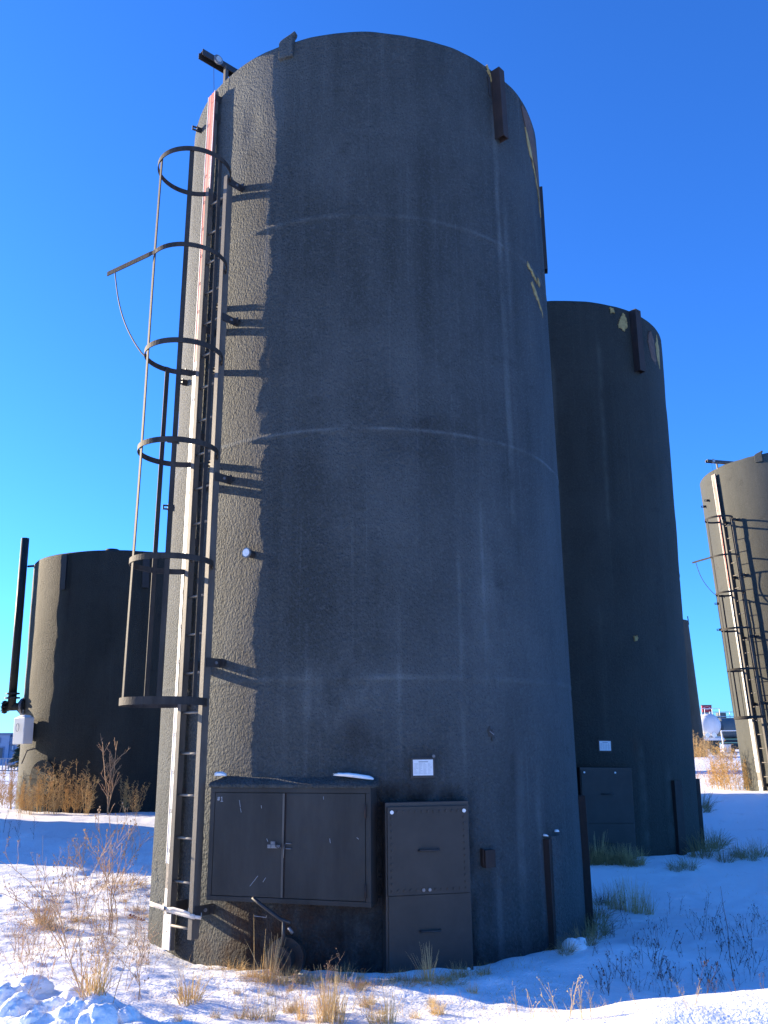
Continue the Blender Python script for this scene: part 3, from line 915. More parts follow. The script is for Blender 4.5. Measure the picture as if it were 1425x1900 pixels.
# ---- second tank
C2 = Vector((2.60, 13.42, 0.04))
second = empty('storage_tank', C2, rot=(0, R_(1.2), 0))
tag(second, 'dark blue-black storage tank right behind the nearest one, in full shade', 'storage tank', 'upright storage tanks')
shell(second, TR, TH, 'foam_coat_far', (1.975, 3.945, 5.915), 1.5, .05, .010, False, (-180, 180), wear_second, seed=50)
channel(second, 'lifting_channel', -38, 6.85, TH - .03, TR, .13, .10, 'rust_steel', -1.0)
channel(second, 'anchor_channel', -40, -.1, 1.0, TR, .17, .05, 'rust_steel', 0, 'rusty open channel at the foot')
channel(second, 'anchor_channel', -70, -.1, 1.0, TR, .10, .05, 'dark_steel')
for (ph, z, pts, mt, lb) in (
        (-27, 7.62, [(-2.4, -.06), (-1.6, .12), (-.2, .15), (.7, .04), (2.2, -.06), (1.4, -.12), (-.2, -.14)], 'foam_yellow', 'yellow bared patch under the rim'),
        (-21.5, 7.76, [(-1.2, -.02), (-.6, .05), (1.0, .05), (.8, -.03)], 'foam_yellow', None),
        (-49, 7.45, [(-2.5, -.2), (-1.5, .12), (.5, .25), (2.5, .2), (3.5, 0), (1.5, -.22), (-1, -.30)], 'bare_brown', 'brown bare steel behind the channel'),
        (-55, 7.42, [(-1.5, -.25), (-2.5, .1), (-.5, .3), (1.8, .10), (1.0, -.15)], 'foam_yellow', None),
        (-23, 2.85, [(-1, -.02), (-.5, .03), (.8, .02), (.6, -.03)], 'foam_yellow', None)):
    patch(second, ph, z, [(a * 1.3, b) for a, b in pts], TR, mt, label=lb, off=.01)
manway(second, -5.5, 2.0, .33, 1.13, .49, -.035, False)
notice(second, -6.5, 1.43, TR, .075, .06, False)
# its own cabinet, mostly hidden by the front tank
e = empty('valve_cabinet', parent=second)
M = frame(20, 2.05, 0)
mb = MB(); mb.box(M, -.6, .42, .02, .4, .42, 1.30); mb.build('housing', 'dark_steel', e, bevel=.01)
mb = MB(); mb.box(M, -.58, .36, -.004, .018, .46, 1.24); mb.build('door', 'cabinet_steel', e, bevel=.002)
ladder(second, 55, TR, .16, 6.5, (6.4, 5.08, 3.63, 2.12, .345))
cage(second, 55, TR, (6.454, 5.52, 4.646, 3.80, 2.875, 1.813))

# ---- tank at the right edge with its own board, ladder and cage
C3 = Vector((10.35, 20.76, 0.28))
a3 = math.atan2(10.04, 20.14)
ax = Vector((math.sin(a3), math.cos(a3), 0))
third = empty('storage_tank', C3, rot=Matrix.Rotation(R_(-1.9), 4, ax).to_euler())
tag(third, 'sunlit grey-olive storage tank cut off by the right edge, with its own caged ladder', 'storage tank', 'upright storage tanks')
shell(third, TR, TH, 'foam_coat_olive', (1.975, 3.945, 5.915), 2, .08, .006, False, (-180, 180), None, seed=90)
gauge_board(third, 74, TR, TH)
gauge_head(third, 72.5, TR, TH)
ladder(third, 65, TR, .16, 6.50, (6.44, 5.08, 3.63, 2.12, .345))
cage(third, 65, TR, (6.454, 5.52, 4.646, 3.80, 2.875, 1.813))
for ph, z in ((88, 7.2), (96, 7.12), (98, 4.62), (88, 4.75), (104, 4.0)):
    clip(third, ph, z, TR, .12)
lug(third, 37, TR, TH, 'foam_coat_olive', .2)

# ---- far tank behind the second one
C4 = Vector((22.55, 71.5, 0.40))
ax4 = Vector((math.sin(.306), math.cos(.306), 0))
fourth = empty('storage_tank', C4, rot=Matrix.Rotation(R_(-1.6), 4, ax4).to_euler())
tag(fourth, 'farthest dark storage tank, a sliver showing past the second tank', 'storage tank', 'upright storage tanks')
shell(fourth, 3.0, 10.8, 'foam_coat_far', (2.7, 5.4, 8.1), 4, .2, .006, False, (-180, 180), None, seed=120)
mb = MB(); mb.box(frame(-70, 2.98, 0), -.06, .06, -.06, .02, 10.5, 11.2); mb.build('rim_post', 'dark_steel', fourth)

# ---- squat tank on the left
CL = Vector((-7.14, 23.96, 0.0))
axl = Vector((math.sin(-.29), math.cos(-.29), 0))
left = empty('storage_tank', CL, rot=Matrix.Rotation(R_(-1.3), 4, axl).to_euler())
tag(left, 'squat dark storage tank on the left with a tall vent pipe and white box', 'storage tank', 'upright storage tanks')
LR, LH = 2.52, 6.42
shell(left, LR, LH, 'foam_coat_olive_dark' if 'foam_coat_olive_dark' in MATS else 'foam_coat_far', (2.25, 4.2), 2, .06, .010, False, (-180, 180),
      lambda P, Z, W: W[..., 0].__iadd__(.8 * gauss(P, Z, 18, 5.1, 2.0, .7)), seed=150)
channel(left, 'lifting_channel', 22.5, 5.45, LH - .05, LR, .17, .05, 'dark_steel')
channel(left, 'lifting_channel', -26, 5.45, LH - .05, LR, .17, .05, 'dark_steel')
mb = MB(); mb.tube([(.1, -1.9, LH - .05), (.1, -1.9, LH + .14)], .17, 14); mb.build('roof_hatch', 'rust_steel', left, True)
# manhole near the ground on the left
Mr = frame(27, LR - .05, .85) @ Matrix.Rotation(R_(90), 4, 'X')
mb = MB(); mb.disc(Mr, .34, .10, 24); mb.disc(Mr, .42, .03, 24, .10); mb.build('manhole', 'foam_coat_far', left)
mb = MB(); mb.tube([frame(36, LR, 1.55).translation, frame(39, LR + .16, 1.50).translation, frame(42, LR + .2, 1.2).translation], .02, 6); mb.build('davit_arm', 'rail_paint', left)
mb = MB(); mb.box(frame(60, LR, 2.45), -.05, .05, -.04, .03, -.08, .08); mb.build('clip', 'galvanized', left)
channel(left, 'anchor_channel', 103, -.1, 1.25, LR, .12, .09, 'rust_steel')
# vent pipe with its flanged elbow
vp = empty('vent_pipe', parent=left)
def atl(px, py, Y):
    d = aim(px, py); k = Y / d.y
    return left.matrix_basis.inverted() @ Vector((d.x * k, Y, EYE + d.z * k))
YP = 22.7
top_, bot_ = atl(47, 999, YP), atl(21, 1318, YP)
mb = MB(); mb.tube([top_, bot_], .105, 18); mb.build('riser', 'cabinet_steel', vp, True)
el_l, el_r = atl(10, 1312, YP), atl(42, 1311, YP)
mb = MB(); mb.tube([el_l, el_r], .10, 18); mb.build('elbow', 'cabinet_steel', vp, True)
mb = MB(); u = (el_r - el_l).normalized(); mb.tube([el_l, el_l - u * .035], .17, 18)
for k in range(8):
    a = 2 * PI * k / 8; o_ = Vector((0, math.cos(a) * .14, math.sin(a) * .14)); mb.tube([el_l + o_ + u * .05, el_l + o_ - u * .09], .014, 6)
mb.build('flange', 'dark_steel', vp)
mb = MB(); p = atl(23, 1295, YP); mb.tube([p - Vector((0, 0, .02)), p + Vector((0, 0, .02))], .19, 18); p = atl(24, 1287, YP); mb.tube([p - Vector((0, 0, .02)), p + Vector((0, 0, .02))], .17, 18); mb.build('riser_flange', 'dark_steel', vp)
end_ = frame(70, LR - .3, atl(42, 1311, YP).z).translation
mb = MB(); mb.tube([el_r, el_r.lerp(end_, .4)], .19, 20); mb.build('flame_arrester', 'rust_steel', vp, True)
mb = MB(); mb.tube([el_r.lerp(end_, .4), end_], .30, 20, .26); mb.build('nozzle', 'foam_coat_far', vp, True)
mb = MB(); mb.tube([el_r - u * .03, el_r + u * .03], .21, 20); mb.tube([el_r.lerp(end_, .34), el_r.lerp(end_, .42)], .27, 20); mb.build('flange', 'galvanized', vp)
mb = MB(); p = atl(52, 1051, YP); q = atl(64, 1050, YP + .2); mb.tube([p, q], .03, 8); mb.build('pipe_stay', 'dark_steel', vp)
# white instrument box
c = atl(44, 1356, 21.9)
Mb = Matrix.Translation(c) @ Matrix.Rotation(R_(-30), 4, 'Z')
wb = empty('instrument_box', parent=left)
mb = MB(); mb.box(Mb, -.21, .19, -.14, .14, -.32, .32); b_ = mb.build('box_case', 'enclosure_white', wb, bevel=.015)
mb = MB(); mb.box(Mb, -.02, .10, .16, 1.3, -.2, .2); mb.build('box_mount', 'dark_steel', wb)
mb = MB()
ring = [Mb @ Vector((-.03 + .055 * math.cos(a), -.165, .08 + .10 * math.sin(a))) for a in [2 * PI * k / 16 for k in range(17)]]
mb.tube(ring, .008, 5); mb.build('badge', 'print_grey', b_)
snow_lump('snow_patch', left.matrix_basis @ Mb @ Matrix.Translation((0, 0, .32)), .19, .14, .06, 22, 'snow cap on the white box of the left tank')

# ---- tanks that stand outside the view or behind others; their shadows cross the snow
def plain_tank(c, R, H, lab, seed):
    t = empty('storage_tank', c); tag(t, lab, 'storage tank', 'upright storage tanks')
    shell(t, R, H, 'foam_coat_far', (1.9, 3.8, 5.7), 4, .2, .006, False, (-180, 180), None, seed=seed)
    return t
plain_tank((-12.2, 18.35, 0), 2.42, 7.6, 'dark storage tank standing out of view beyond the left edge', 200)
plain_tank((-.5, 18.2, 0), 2.6, 7.885, 'dark storage tank hidden behind the tallest one', 210)
plain_tank((8.0, 33.5, .3), 2.6, 7.885, 'dark storage tank hidden behind the second one', 220)

# ------------------------------------------------------------------ background, left
def T(x, y, z=0, rz=0): return Matrix.Translation((x, y, z)) @ Matrix.Rotation(R_(rz), 4, 'Z')
def at(px, py, Y):
    d = aim(px, py); k = Y / d.y
    return Vector((d.x * k, Y, EYE + d.z * k))
bd = empty('workshop_building', (-41, 90, 0))
tag(bd, 'low blue-grey flat-roofed workshop behind the fence at the far left', 'building')
Mi = T(0, 0)
p0, p1, p2 = at(18, 1367, 90), at(52, 1367, 90), at(-120, 1363, 90)
ox = -41
hA = at(10, 1364, 90).z; hB = at(25, 1367, 90).z
mb = MB(); mb.box(Mi, p2.x - ox, p0.x - ox, 0, 14, -1, hA); mb.box(Mi, p0.x - ox + .003, p1.x - ox + 6, .3, 13, -1, hB)
mb.build('wall', 'siding_blue', bd)
mb = MB(); mb.box(Mi, p2.x - ox, p0.x - ox + .1, -.1, 14.1, hA + .003, hA + .22); mb.box(Mi, p0.x - ox + .12, p1.x - ox + 6.1, .2, 13.1, hB + .003, hB + .18); mb.build('parapet', 'trim_blue', bd)
def bwin(px0, px1, py0, py1, mt, nm, off):
    a, b = at(px0, py1, 90), at(px1, py0, 90)
    mb = MB(); mb.box(Mi, a.x - ox - .12, b.x - ox + .12, off - .06, off - .003, a.z - .12, b.z + .12); f = mb.build(nm, 'trim_blue', bd)
    mb = MB(); mb.box(Mi, a.x - ox, b.x - ox, off - .09, off - .062, a.z, b.z); mb.build('pane', mt, f)
bwin(20, 23, 1384, 1391, 'window_lit', 'window', .3)
bwin(34, 36, 1384, 1390, 'window_lit', 'window', .3)
bwin(-3, 6, 1388, 1407, 'window_dark', 'door', 0)
bwin(-4, 0, 1371, 1376, 'window_dark', 'window', 0)
mb = MB(); a = at(22, 1378, 90); mb.box(Mi, a.x - ox - .2, a.x - ox + .25, -.1, .296, a.z - .12, a.z + .12); mb.build('wall_lamp', 'trim_blue', bd)
# fence
fn = empty('fence', (-26, 58, 0)); tag(fn, 'pale metal picket fence in front of the blue workshop', 'fence')
zt = 1.48 - 15 / 27.3
mb = MB(); mb.box(Mi, -14, 12, -.03, .03, zt - .05, zt + .02); mb.box(Mi, -14, 12, -.03, .03, .12, .2)
for k in range(130):
    mb.box(Mi, -14 + k * .2, -14 + k * .2 + .07, -.055, -.032, .1, zt)
mb.build('fence_panel', 'fence_grey', fn)
for k in range(9):
    mb = MB(); mb.box(Mi, -14 + k * 3.2, -13.88 + k * 3.2, .035, .14, -.3, zt + .12); mb.build('post', 'fence_grey', fn)
# wire fence closer
f2 = empty('fence', (-15, 36, 0)); tag(f2, 'sagging wire fence nearer than the picket fence at the left edge', 'fence')
for k in range(3):
    mb = MB()
    mb.tube([(-8 + q * 1.0, 0, .25 + k * .32 + .03 * math.sin(q * 1.3 + k)) for q in range(14)], .008, 4); mb.build('wire', 'fence_grey', f2)
for k in range(4):
    mb = MB(); mb.tube([(-8 + k * 3.4, 0.03, -.2), (-8 + k * 3.4, .03, 1.15)], .03, 6); mb.build('post', 'fence_grey', f2)
# small spruce beside the left tank
def spruce(px, py, Y, h, lab):
    b = at(px, py, Y); t = empty('spruce_tree', (b.x, Y, 0)); tag(t, lab, 'tree')
    mb = MB(); mb.tube([(0, 0, -.1), (.02, 0, h * .5), (0, 0, h)], .06, 7, .012); mb.build('trunk', 'bark', t, True)
    rnd = random.Random(5); mb = MB()
    for k in range(210):
        z = h * (.42 + .58 * (k / 210)); r = (1 - (z / h)) * h * .42 + .06
        a = rnd.uniform(0, 2 * PI); L = r * rnd.uniform(.6, 1.05)
        d = Vector((math.cos(a), math.sin(a), -.25))
        p = Vector((0, 0, z))
        for q in range(4):
            s = p + d * (L * (q + 1) / 4)
            w = Vector((-d.y, d.x, 0)) * .055
            mb.add([s - w, s + d * .14 + Vector((0, 0, .01)), s + w, s + Vector((0, 0, .045))], [(0, 1, 3), (1, 2, 3), (0, 2, 1), (0, 3, 2)])
        mb.tube([p, p + d * L], .008, 3)
    mb.build('crown', 'needles', t)
spruce(36, 1449, 38, 2.0, 'small sparse spruce beside the left tank, before the fence')

# ------------------------------------------------------------------ background, right
YR = 95
rc = empty('tank_railcar', (at(1322, 1380, YR).x, YR, .4)); tag(rc, 'white tank railcar seen end-on between the far tanks', 'railcar')
cz = at(1322, 1345, YR).z - .4
Mx = Matrix.Translation((0, 0, cz)) @ Matrix.Rotation(R_(90), 4, 'X')
mb = MB()
n = 28; vs = []; prof = [(0.0, .42), (.5, .38), (.85, .26), (1.08, .10), (1.17, -.1), (1.17, -11.0)]
for (r, zz) in prof[1:]:
    vs += [Mx @ Vector((r * math.cos(2 * PI * i / n), r * math.sin(2 * PI * i / n), zz)) for i in range(n)]
fs = [(k * n + i, k * n + (i + 1) % n, (k + 1) * n + (i + 1) % n, (k + 1) * n + i) for k in range(4) for i in range(n)]
fs += [tuple(range(n)), tuple(4 * n + i for i in range(n))]
mb.add(vs, fs); mb.build('tank_body', 'car_white', rc, True)
mb = MB(); mb.box(Mi, -1.2, 1.2, .3, 10.5, cz - 1.55, cz - 1.2); mb.box(Mi, -1.25, 1.25, -.2, .28, cz - 1.62, cz - 1.36); mb.build('underframe', 'car_white', rc)
for y in (1.6, 9):
    mb = MB(); mb.box(Mi, -1.0, 1.0, y - .9, y + .9, .5, cz - 1.6); 
    for sx in (-.8, .8):
        for dy in (-.7, .7):
            mb.disc(Matrix.Translation((sx, y + dy, .45)) @ Matrix.Rotation(R_(90), 4, 'Y'), .46, .13, 18, -.06)
    mb.build('bogie', 'dark_steel', rc)
mb = MB()
for x in (-1.38, -1.02):
    mb.tube([(x, -.25, cz - 1.4), (x, -.25, cz + .9), (x + .15, -.25, cz + 1.35)], .035, 6)
for k in range(8): mb.tube([(-1.38, -.25, cz - 1.2 + k * .3), (-1.02, -.25, cz - 1.2 + k * .3)], .02, 5)
mb.build('ladder', 'enclosure_white', rc)
mb = MB()
for q in range(4): mb.tube([(-1.2 + q * .8, .2, cz + 1.1), (-1.2 + q * .8, .2, cz + 1.75)], .03, 5)
mb.tube([(-1.3, .2, cz + 1.72), (1.3, .2, cz + 1.72)], .03, 5); mb.build('top_rail', 'enclosure_white', rc)
for dx in (-.55, .15):
    mb = MB(); mb.box(Matrix.Translation((dx, -.35, cz - 1.05)) @ Matrix.Rotation(R_(45), 4, 'Y'), -.22, .22, -.02, .02, -.22, .22); mb.build('placard', 'enclosure_white', rc)
# sign on a post behind the railcar
Ys = 104
sg = empty('pylon_sign', (at(1318, 1380, Ys).x, Ys, .4)); tag(sg, 'red sign with pale emblem on a post above the white railcar', 'sign')
w = 8.8 / F_PX * Ys; z1_, z0_ = at(1318, 1309, Ys).z - .4, at(1318, 1321.5, Ys).z - .4
mb = MB(); mb.box(Mi, -w, w, -.12, .12, z0_, z1_); pn_ = mb.build('sign_panel', 'sign_red', sg, bevel=.03)
mb = MB(); mb.box(Mi, -w - .05, w + .05, -.10, .10, z1_ + .002, z1_ + .06); mb.box(Mi, -w - .05, w + .05, -.10, .10, z0_ - .06, z0_ - .002); mb.build('sign_frame', 'dark_steel', sg)
mb = MB(); cz_ = (z0_ + z1_) / 2 + .03
for s in (-1, 1):
    mb.add([(s * .42, -.128, cz_ + .12), (s * .05, -.128, cz_ - .16), (s * .02, -.128, cz_ - .06), (s * .36, -.128, cz_ + .19)], [(0, 1, 2, 3)])
mb.tube([(.40 * math.cos(t), -.13, cz_ + .04 + .20 * math.sin(t)) for t in [2 * PI * k / 20 for k in range(21)]], .025, 4)
mb.build('emblem', 'sign_pink', pn_)
zb_ = at(1318, 1331, Ys).z - .4
mb = MB(); mb.box(Mi, -w * 1.15, w * 1.15, -.1, .1, zb_, z0_ - .08); lp = mb.build('letter_panel', 'car_white', sg)
fc = bpy.data.curves.new('letters', 'FONT'); fc.body = 'DLLR'; fc.size = .42; fc.align_x = 'CENTER'; fc.align_y = 'CENTER'; fc.extrude = .008
fo = bpy.data.objects.new('letters', fc); COL.objects.link(fo); fc.materials.append(MATS['sign_blue']); fo.parent = lp
bpy.context.view_layer.update()
lm = bpy.data.meshes.new_from_object(fo); bpy.data.objects.remove(fo)
fo = bpy.data.objects.new('letters', lm); COL.objects.link(fo); fo.parent = lp
fo.rotation_euler = (R_(90), 0, 0); fo.location = (0, -.112, (zb_ + z0_ - .08) / 2)
mb = MB(); mb.box(Mi, -.15, .15, -.08, .08, -.4, zb_ - .003); mb.build('pole', 'fence_grey', sg)
# second, dark tank car under a loading walkway
Yd = 99
d0, d1 = at(1337, 1380, Yd), at(1385, 1380, Yd)
dc = empty('tank_railcar', (d0.x + 4, Yd, .4)); tag(dc, 'dark grey tank railcar lying side-on right of the white one', 'railcar')
czd = at(1350, 1348, Yd).z - .4
mb = MB(); mb.tube([(-4, 0, czd - .2), (-3.8, 0, czd - .2), (8, 0, czd - .2)], 1.15, 24); mb.build('tank_body', 'tank_grey', dc, True)
mb = MB(); mb.box(Mi, -3.9, 8, -.9, .9, czd - 1.75, czd - 1.38); mb.build('underframe', 'dark_steel', dc)
for x in (-2.6, 6):
    mb = MB(); mb.box(Mi, x - 1, x + 1, -.8, .8, .45, czd - 1.78)
    for dx in (-.7, .7): mb.disc(Matrix.Translation((x + dx, -.85, .45)) @ Matrix.Rotation(R_(90), 4, 'X'), .46, .13, 18, 0)
    mb.build('bogie', 'dark_steel', dc)
wkz = at(1350, 1337, Yd).z
wk = empty('loading_walkway', (d0.x - .2, Yd + 2.4, 0)); tag(wk, 'tan loading walkway with white railings above the dark railcar', 'walkway')
mb = MB(); mb.box(Mi, 0, 12, -.6, .6, wkz - .25, wkz); mb.build('deck', 'walkway_tan', wk)
mb = MB()
for z in (.5, 1.0): mb.tube([(0, -.6, wkz + z), (12, -.6, wkz + z)], .04, 5)
for k in range(11): mb.tube([(k * 1.15, -.6, wkz - .0), (k * 1.15, -.6, wkz + 1.05)], .04, 5)
mb.build('railing', 'enclosure_white', wk)
for k in range(4):
    mb = MB(); mb.box(Mi, .2 + k * 3.4, .4 + k * 3.4, .3, .5, -.2, wkz - .26); mb.build('leg', 'fence_grey', wk)
mb = MB(); mb.box(Mi, -.9, .6, -.4, .5, wkz + .1, wkz + .75); mb.build('hopper', 'walkway_tan', wk, bevel=.05)
mb = MB(); mb.box(Mi, 1.1, 2.0, -.3, .5, wkz + .35, wkz + .95); mb.build('control_box', 'tank_grey', wk, bevel=.03)
# pipe gate in front of it
Yg = 80
g0 = at(1338, 1356, Yg); g1 = at(1343, 1388, Yg)
gt = empty('pipe_fence', (g0.x, Yg, .4)); tag(gt, 'white pipe fence with one post in front of the dark railcar', 'fence')
mb = MB(); mb.tube([(0, 0, g0.z - .4), (14, 0, g0.z - .4 + .1)], .05, 6); mb.build('top_pipe', 'enclosure_white', gt)
mb = MB(); mb.tube([(0, 0, g0.z - .4), (.12, 0, -.3)], .06, 6); mb.build('post', 'enclosure_white', gt)
for k in (1, 2, 3):
    mb = MB(); mb.tube([(k * 3.4, 0, g0.z - .4), (k * 3.4, 0, -.3)], .06, 6); mb.build('post', 'enclosure_white', gt)
# small white utility box
p = at(1347, 1376, 84)
ub = MB(); ub.box(Mi, -.32, .32, -.3, .3, .05, .75); ub.box(Mi, -.36, .36, -.34, .34, .753, .80)
o = ub.build('utility_box', 'car_white', None, bevel=.02); o.location = (p.x, 84, .42 + .2); tag(o, 'small white utility box in front of the dark railcar', 'utility box')

# ------------------------------------------------------------------ plants
def blade(mb, base, d, L, r, droop, seg=4, n=3):
    pts = []; p = Vector(base); v = d.normalized()
    for k in range(seg + 1):
        pts.append(p.copy()); p = p + v * (L / seg); v = (v + Vector((v.x * .5, v.y * .5, -1)) * droop / seg).normalized()
    mb.tube(pts, r, n, r * .3)
    return pts

def tuft_mesh(seed, nb, h, spread, r, droop, rad):
    rnd = random.Random(seed); mb = MB()
    for k in range(nb):
        a = rnd.uniform(0, 2 * PI); q = rad * math.sqrt(rnd.random())
        b = (q * math.cos(a), q * math.sin(a), -.02)
        a2 = a + rnd.gauss(0, .6); t = abs(rnd.gauss(0, spread))
        blade(mb, b, Vector((math.cos(a2) * t, math.sin(a2) * t, 1)), h * rnd.uniform(.4, 1.05), r * rnd.uniform(.7, 1.2), droop * rnd.uniform(.2, 1.3))
    return mb

def weed_mesh(seed, h, nst=2, branch=7, r=.0028, heads=.5, curl=.15, level=2):
    rnd = random.Random(seed); st = MB(); hd = MB()
    def grow(p, v, L, r_, lev):
        pts = [p.copy()]; seg = 6
        for k in range(seg):
            v = (v + Vector((rnd.gauss(0, curl), rnd.gauss(0, curl), rnd.gauss(.03, curl * .4)))).normalized()
            p = p + v * (L / seg); pts.append(p.copy())
        st.tube(pts, r_, 4, r_ * .45)
        if lev > 0:
            for b in range(branch if lev == level else max(2, branch // 3)):
                t = rnd.uniform(.25, .97); i = min(seg - 1, int(t * seg)); q = pts[i].lerp(pts[i + 1], t * seg - i)
                a = rnd.uniform(0, 2 * PI)
                d = (v + Vector((math.cos(a), math.sin(a), rnd.uniform(.0, .5))) * .9).normalized()
                grow(q, d, L * rnd.uniform(.16, .42) * (1.15 - t * .6), r_ * .62, lev - 1)
        if rnd.random() < heads:
            e = pts[-1]; s = rnd.uniform(.003, .0065)
            hd.add([e + Vector(o) * s for o in ((1, 0, 0), (-1, 0, 0), (0, 1, 0), (0, -1, 0), (0, 0, 1.5), (0, 0, -1))],
                   [(0, 2, 4), (2, 1, 4), (1, 3, 4), (3, 0, 4), (2, 0, 5), (1, 2, 5), (3, 1, 5), (0, 3, 5)])
    for k in range(nst):
        a = rnd.uniform(0, 2 * PI)
        grow(Vector((rnd.gauss(0, .015), rnd.gauss(0, .015), -.03)), Vector((math.cos(a) * .15, math.sin(a) * .15, 1)).normalized(), h * rnd.uniform(.75, 1), r, level)
    st.add(hd.v, hd.f)
    return st

def bush_mesh(seed, h, w, n=150, r=.004):
    """dry bushy weed: upright plumes thick with short side twigs"""
    rnd = random.Random(seed); mb = MB()
    for s in range(n // 18):
        a = rnd.uniform(0, 2 * PI); t = rnd.uniform(0, .45) * w / h * 2
        hh = h * rnd.uniform(.5, 1.0)
        top = Vector((math.cos(a) * t * hh, math.sin(a) * t * hh, hh))
        p0 = Vector((math.cos(a) * w * .12, math.sin(a) * w * .12, -.03))
        mb.tube([p0, p0.lerp(top, .5) + Vector((rnd.gauss(0, .02), rnd.gauss(0, .02), 0)), top], r, 4, r * .4)
        for q in range(26):
            u = rnd.uniform(.12, 1); p = p0.lerp(top, u)
            b = rnd.uniform(0, 2 * PI); L = h * .13 * (1.25 - u) * rnd.uniform(.6, 1.4) + .02
            d = Vector((math.cos(b), math.sin(b), rnd.uniform(.4, 1.3))).normalized()
            e = p + d * L
            mb.tube([p, p.lerp(e, .6) + Vector((0, 0, .01)), e], r * .7, 3, r * .35)
            for z in range(3):
                f = p.lerp(e, rnd.uniform(.4, 1)); g = f + Vector((rnd.gauss(0, 1), rnd.gauss(0, 1), rnd.uniform(.2, 1.5))).normalized() * L * .35
                mb.tube([f, g], r * .55, 3, r * .3)
    return mb

PROTO = {}
def proto(key, mb, mat):
    me = bpy.data.meshes.new(key); me.from_pydata(mb.v, [], mb.f); me.materials.append(MATS[mat]); PROTO[key] = me
for i in range(4):
    proto('tuft%d' % i, tuft_mesh(10 + i, 85, .22, .45, .0022, .9, .07), 'straw')
    proto('tall%d' % i, tuft_mesh(20 + i, 60, .42, .22, .0022, .45, .06), 'straw_pale')
    proto('mat%d' % i, tuft_mesh(30 + i, 150, .16, 1.4, .0020, 1.4, .12), 'gold_weed')
    proto('olive%d' % i, tuft_mesh(40 + i, 110, .26, .6, .0022, 1.0, .10), 'olive_grass')
    proto('weed%d' % i, weed_mesh(50 + i, .8, 2 + i % 2, 9), 'weed_stem')
    proto('fine%d' % i, weed_mesh(60 + i, .45, 3, 6, .0018, .3, .2), 'weed_stem')
    proto('darkweed%d' % i, weed_mesh(70 + i, .45, 1 + i % 2, 6, .0028, .8, .12, 1), 'dark_weed')
    proto('seed%d' % i, weed_mesh(80 + i, .38, 3, 4, .0022, 1.0, .1, 1), 'straw_pale')
    proto('bush%d' % i, bush_mesh(90 + i, 1.0, .45), 'gold_weed')
    proto('sparse%d' % i, weed_mesh(100 + i, .16, 2, 3, .0016, .3, .2, 1), 'dark_weed')
_m = MB(); _r = random.Random(2)
for q in range(6): blade(_m, (_r.gauss(0, .03), _r.gauss(0, .02), -.02), Vector((_r.gauss(.04, .10), _r.gauss(0, .05), 1)), (.42, .33, .26, .22, .18, .15)[q], .0026, .08)
proto('stalk0', _m, 'straw')
_m = MB(); _m.tube([(0, 0, -.03), (.012, 0, .15), (.0, .01, .30), (-.02, 0, .44), (-.025, 0, .56)], .0030, 5, .0012)
for q in range(7): z_ = .08 + q * .055; _m.tube([(0, 0, z_), ((-1) ** q * .022, .004, z_ + .03)], .0018, 4, .001)
proto('stem0', _m, 'dark_weed')
proto('snag0', weed_mesh(7, 1.75, 4, 9, .012, .0, .10, 2), 'weed_stem')

def plant(kind, px, py, s, name, label, cat, group=None, lean=None, k=None, sz=None):
    x, y = on_ground(px, py)
    return plant_xy(kind, x, y, s, name, label, cat, group, lean, k, sz)
def plant_xy(kind, x, y, s, name, label, cat, group=None, lean=None, k=None, sz=None):
    me = PROTO[kind + str(random.randrange(4) if k is None else k)]
    o = bpy.data.objects.new(name, me); COL.objects.link(o)
    o.location = (x, y, gz(x, y) - .005)
    o.scale = (s, s, s * (sz or 1))
    rz = random.uniform(0, 2 * PI)
    if lean: o.rotation_euler = (Matrix.Rotation(R_(lean[1]), 4, 'X') @ Matrix.Rotation(R_(lean[0]), 4, 'Y') @ Matrix.Rotation(rz, 4, 'Z')).to_euler()
    else: o.rotation_euler = (random.uniform(-.08, .08), random.uniform(-.08, .08), rz)
    return tag(o, label, cat, group)

W_ = 'dry weed'
G1 = 'tall dry weeds in the snow left of the tallest tank'
# left of the big tank
plant('weed', 120, 1752, 1.25, 'dry_weed', 'dry brown weed leaning far to the left in the snow, left foreground', W_, G1, (-38, 0), 0)
plant('weed', 126, 1790, 1.15, 'dry_weed', 'tall bushy tan weed standing in the middle of the left snow', W_, G1, (2, 0), 1, 1.1)
WL_ = {(176, 1728): 'thin weed rising just right of the bushy tan weed at left', (200, 1735): 'tall thin weed behind the orange tuft beside the tallest tank', (214, 1733): 'tall weed nearest the left edge of the tallest tank, leaning right',
       (150, 1835): 'weed in the near snow below the leaning one, left foreground', (205, 1868): 'shortest thin weed near the bottom edge below the gauge board'}
for (x, y, s, ln, k) in ((176, 1728, 1.0, -6, 2), (200, 1735, 1.25, 0, 3), (214, 1733, 1.3, 5, 2), (150, 1835, .95, -4, 1), (205, 1868, .7, 3, 0)):
    plant('weed', x, y, s, 'dry_weed', WL_[(x, y)], W_, G1, (ln, 0), k, 1.1)
plant('mat', 228, 1648, 1.5, 'grass_tuft', 'spreading orange grass tuft on the snow beside the left edge of the tallest tank', 'grass tuft', 'orange grass tufts in the left snow', k=1)
for (x, y, s) in ((75, 1722, .9), (110, 1728, .7), (130, 1710, .6), (205, 1705, .6), (265, 1700, .5), (245, 1690, .5), (235, 1705, .35), (265, 1790, .35)):
    plant('mat', x, y, s, 'grass_tuft', 'low orange grass tuft poking out of the trampled snow at left', 'grass tuft', 'orange grass tufts in the left snow')
plant('tuft', 80, 1715, 1.1, 'grass_tuft', 'upright golden tuft among the leaning weeds at left', 'grass tuft', 'orange grass tufts in the left snow', sz=1.3)
plant('tuft', 350, 1856, 1.0, 'grass_tuft', 'small golden tuft alone in the foreground snow below the ladder', 'grass tuft', k=2)
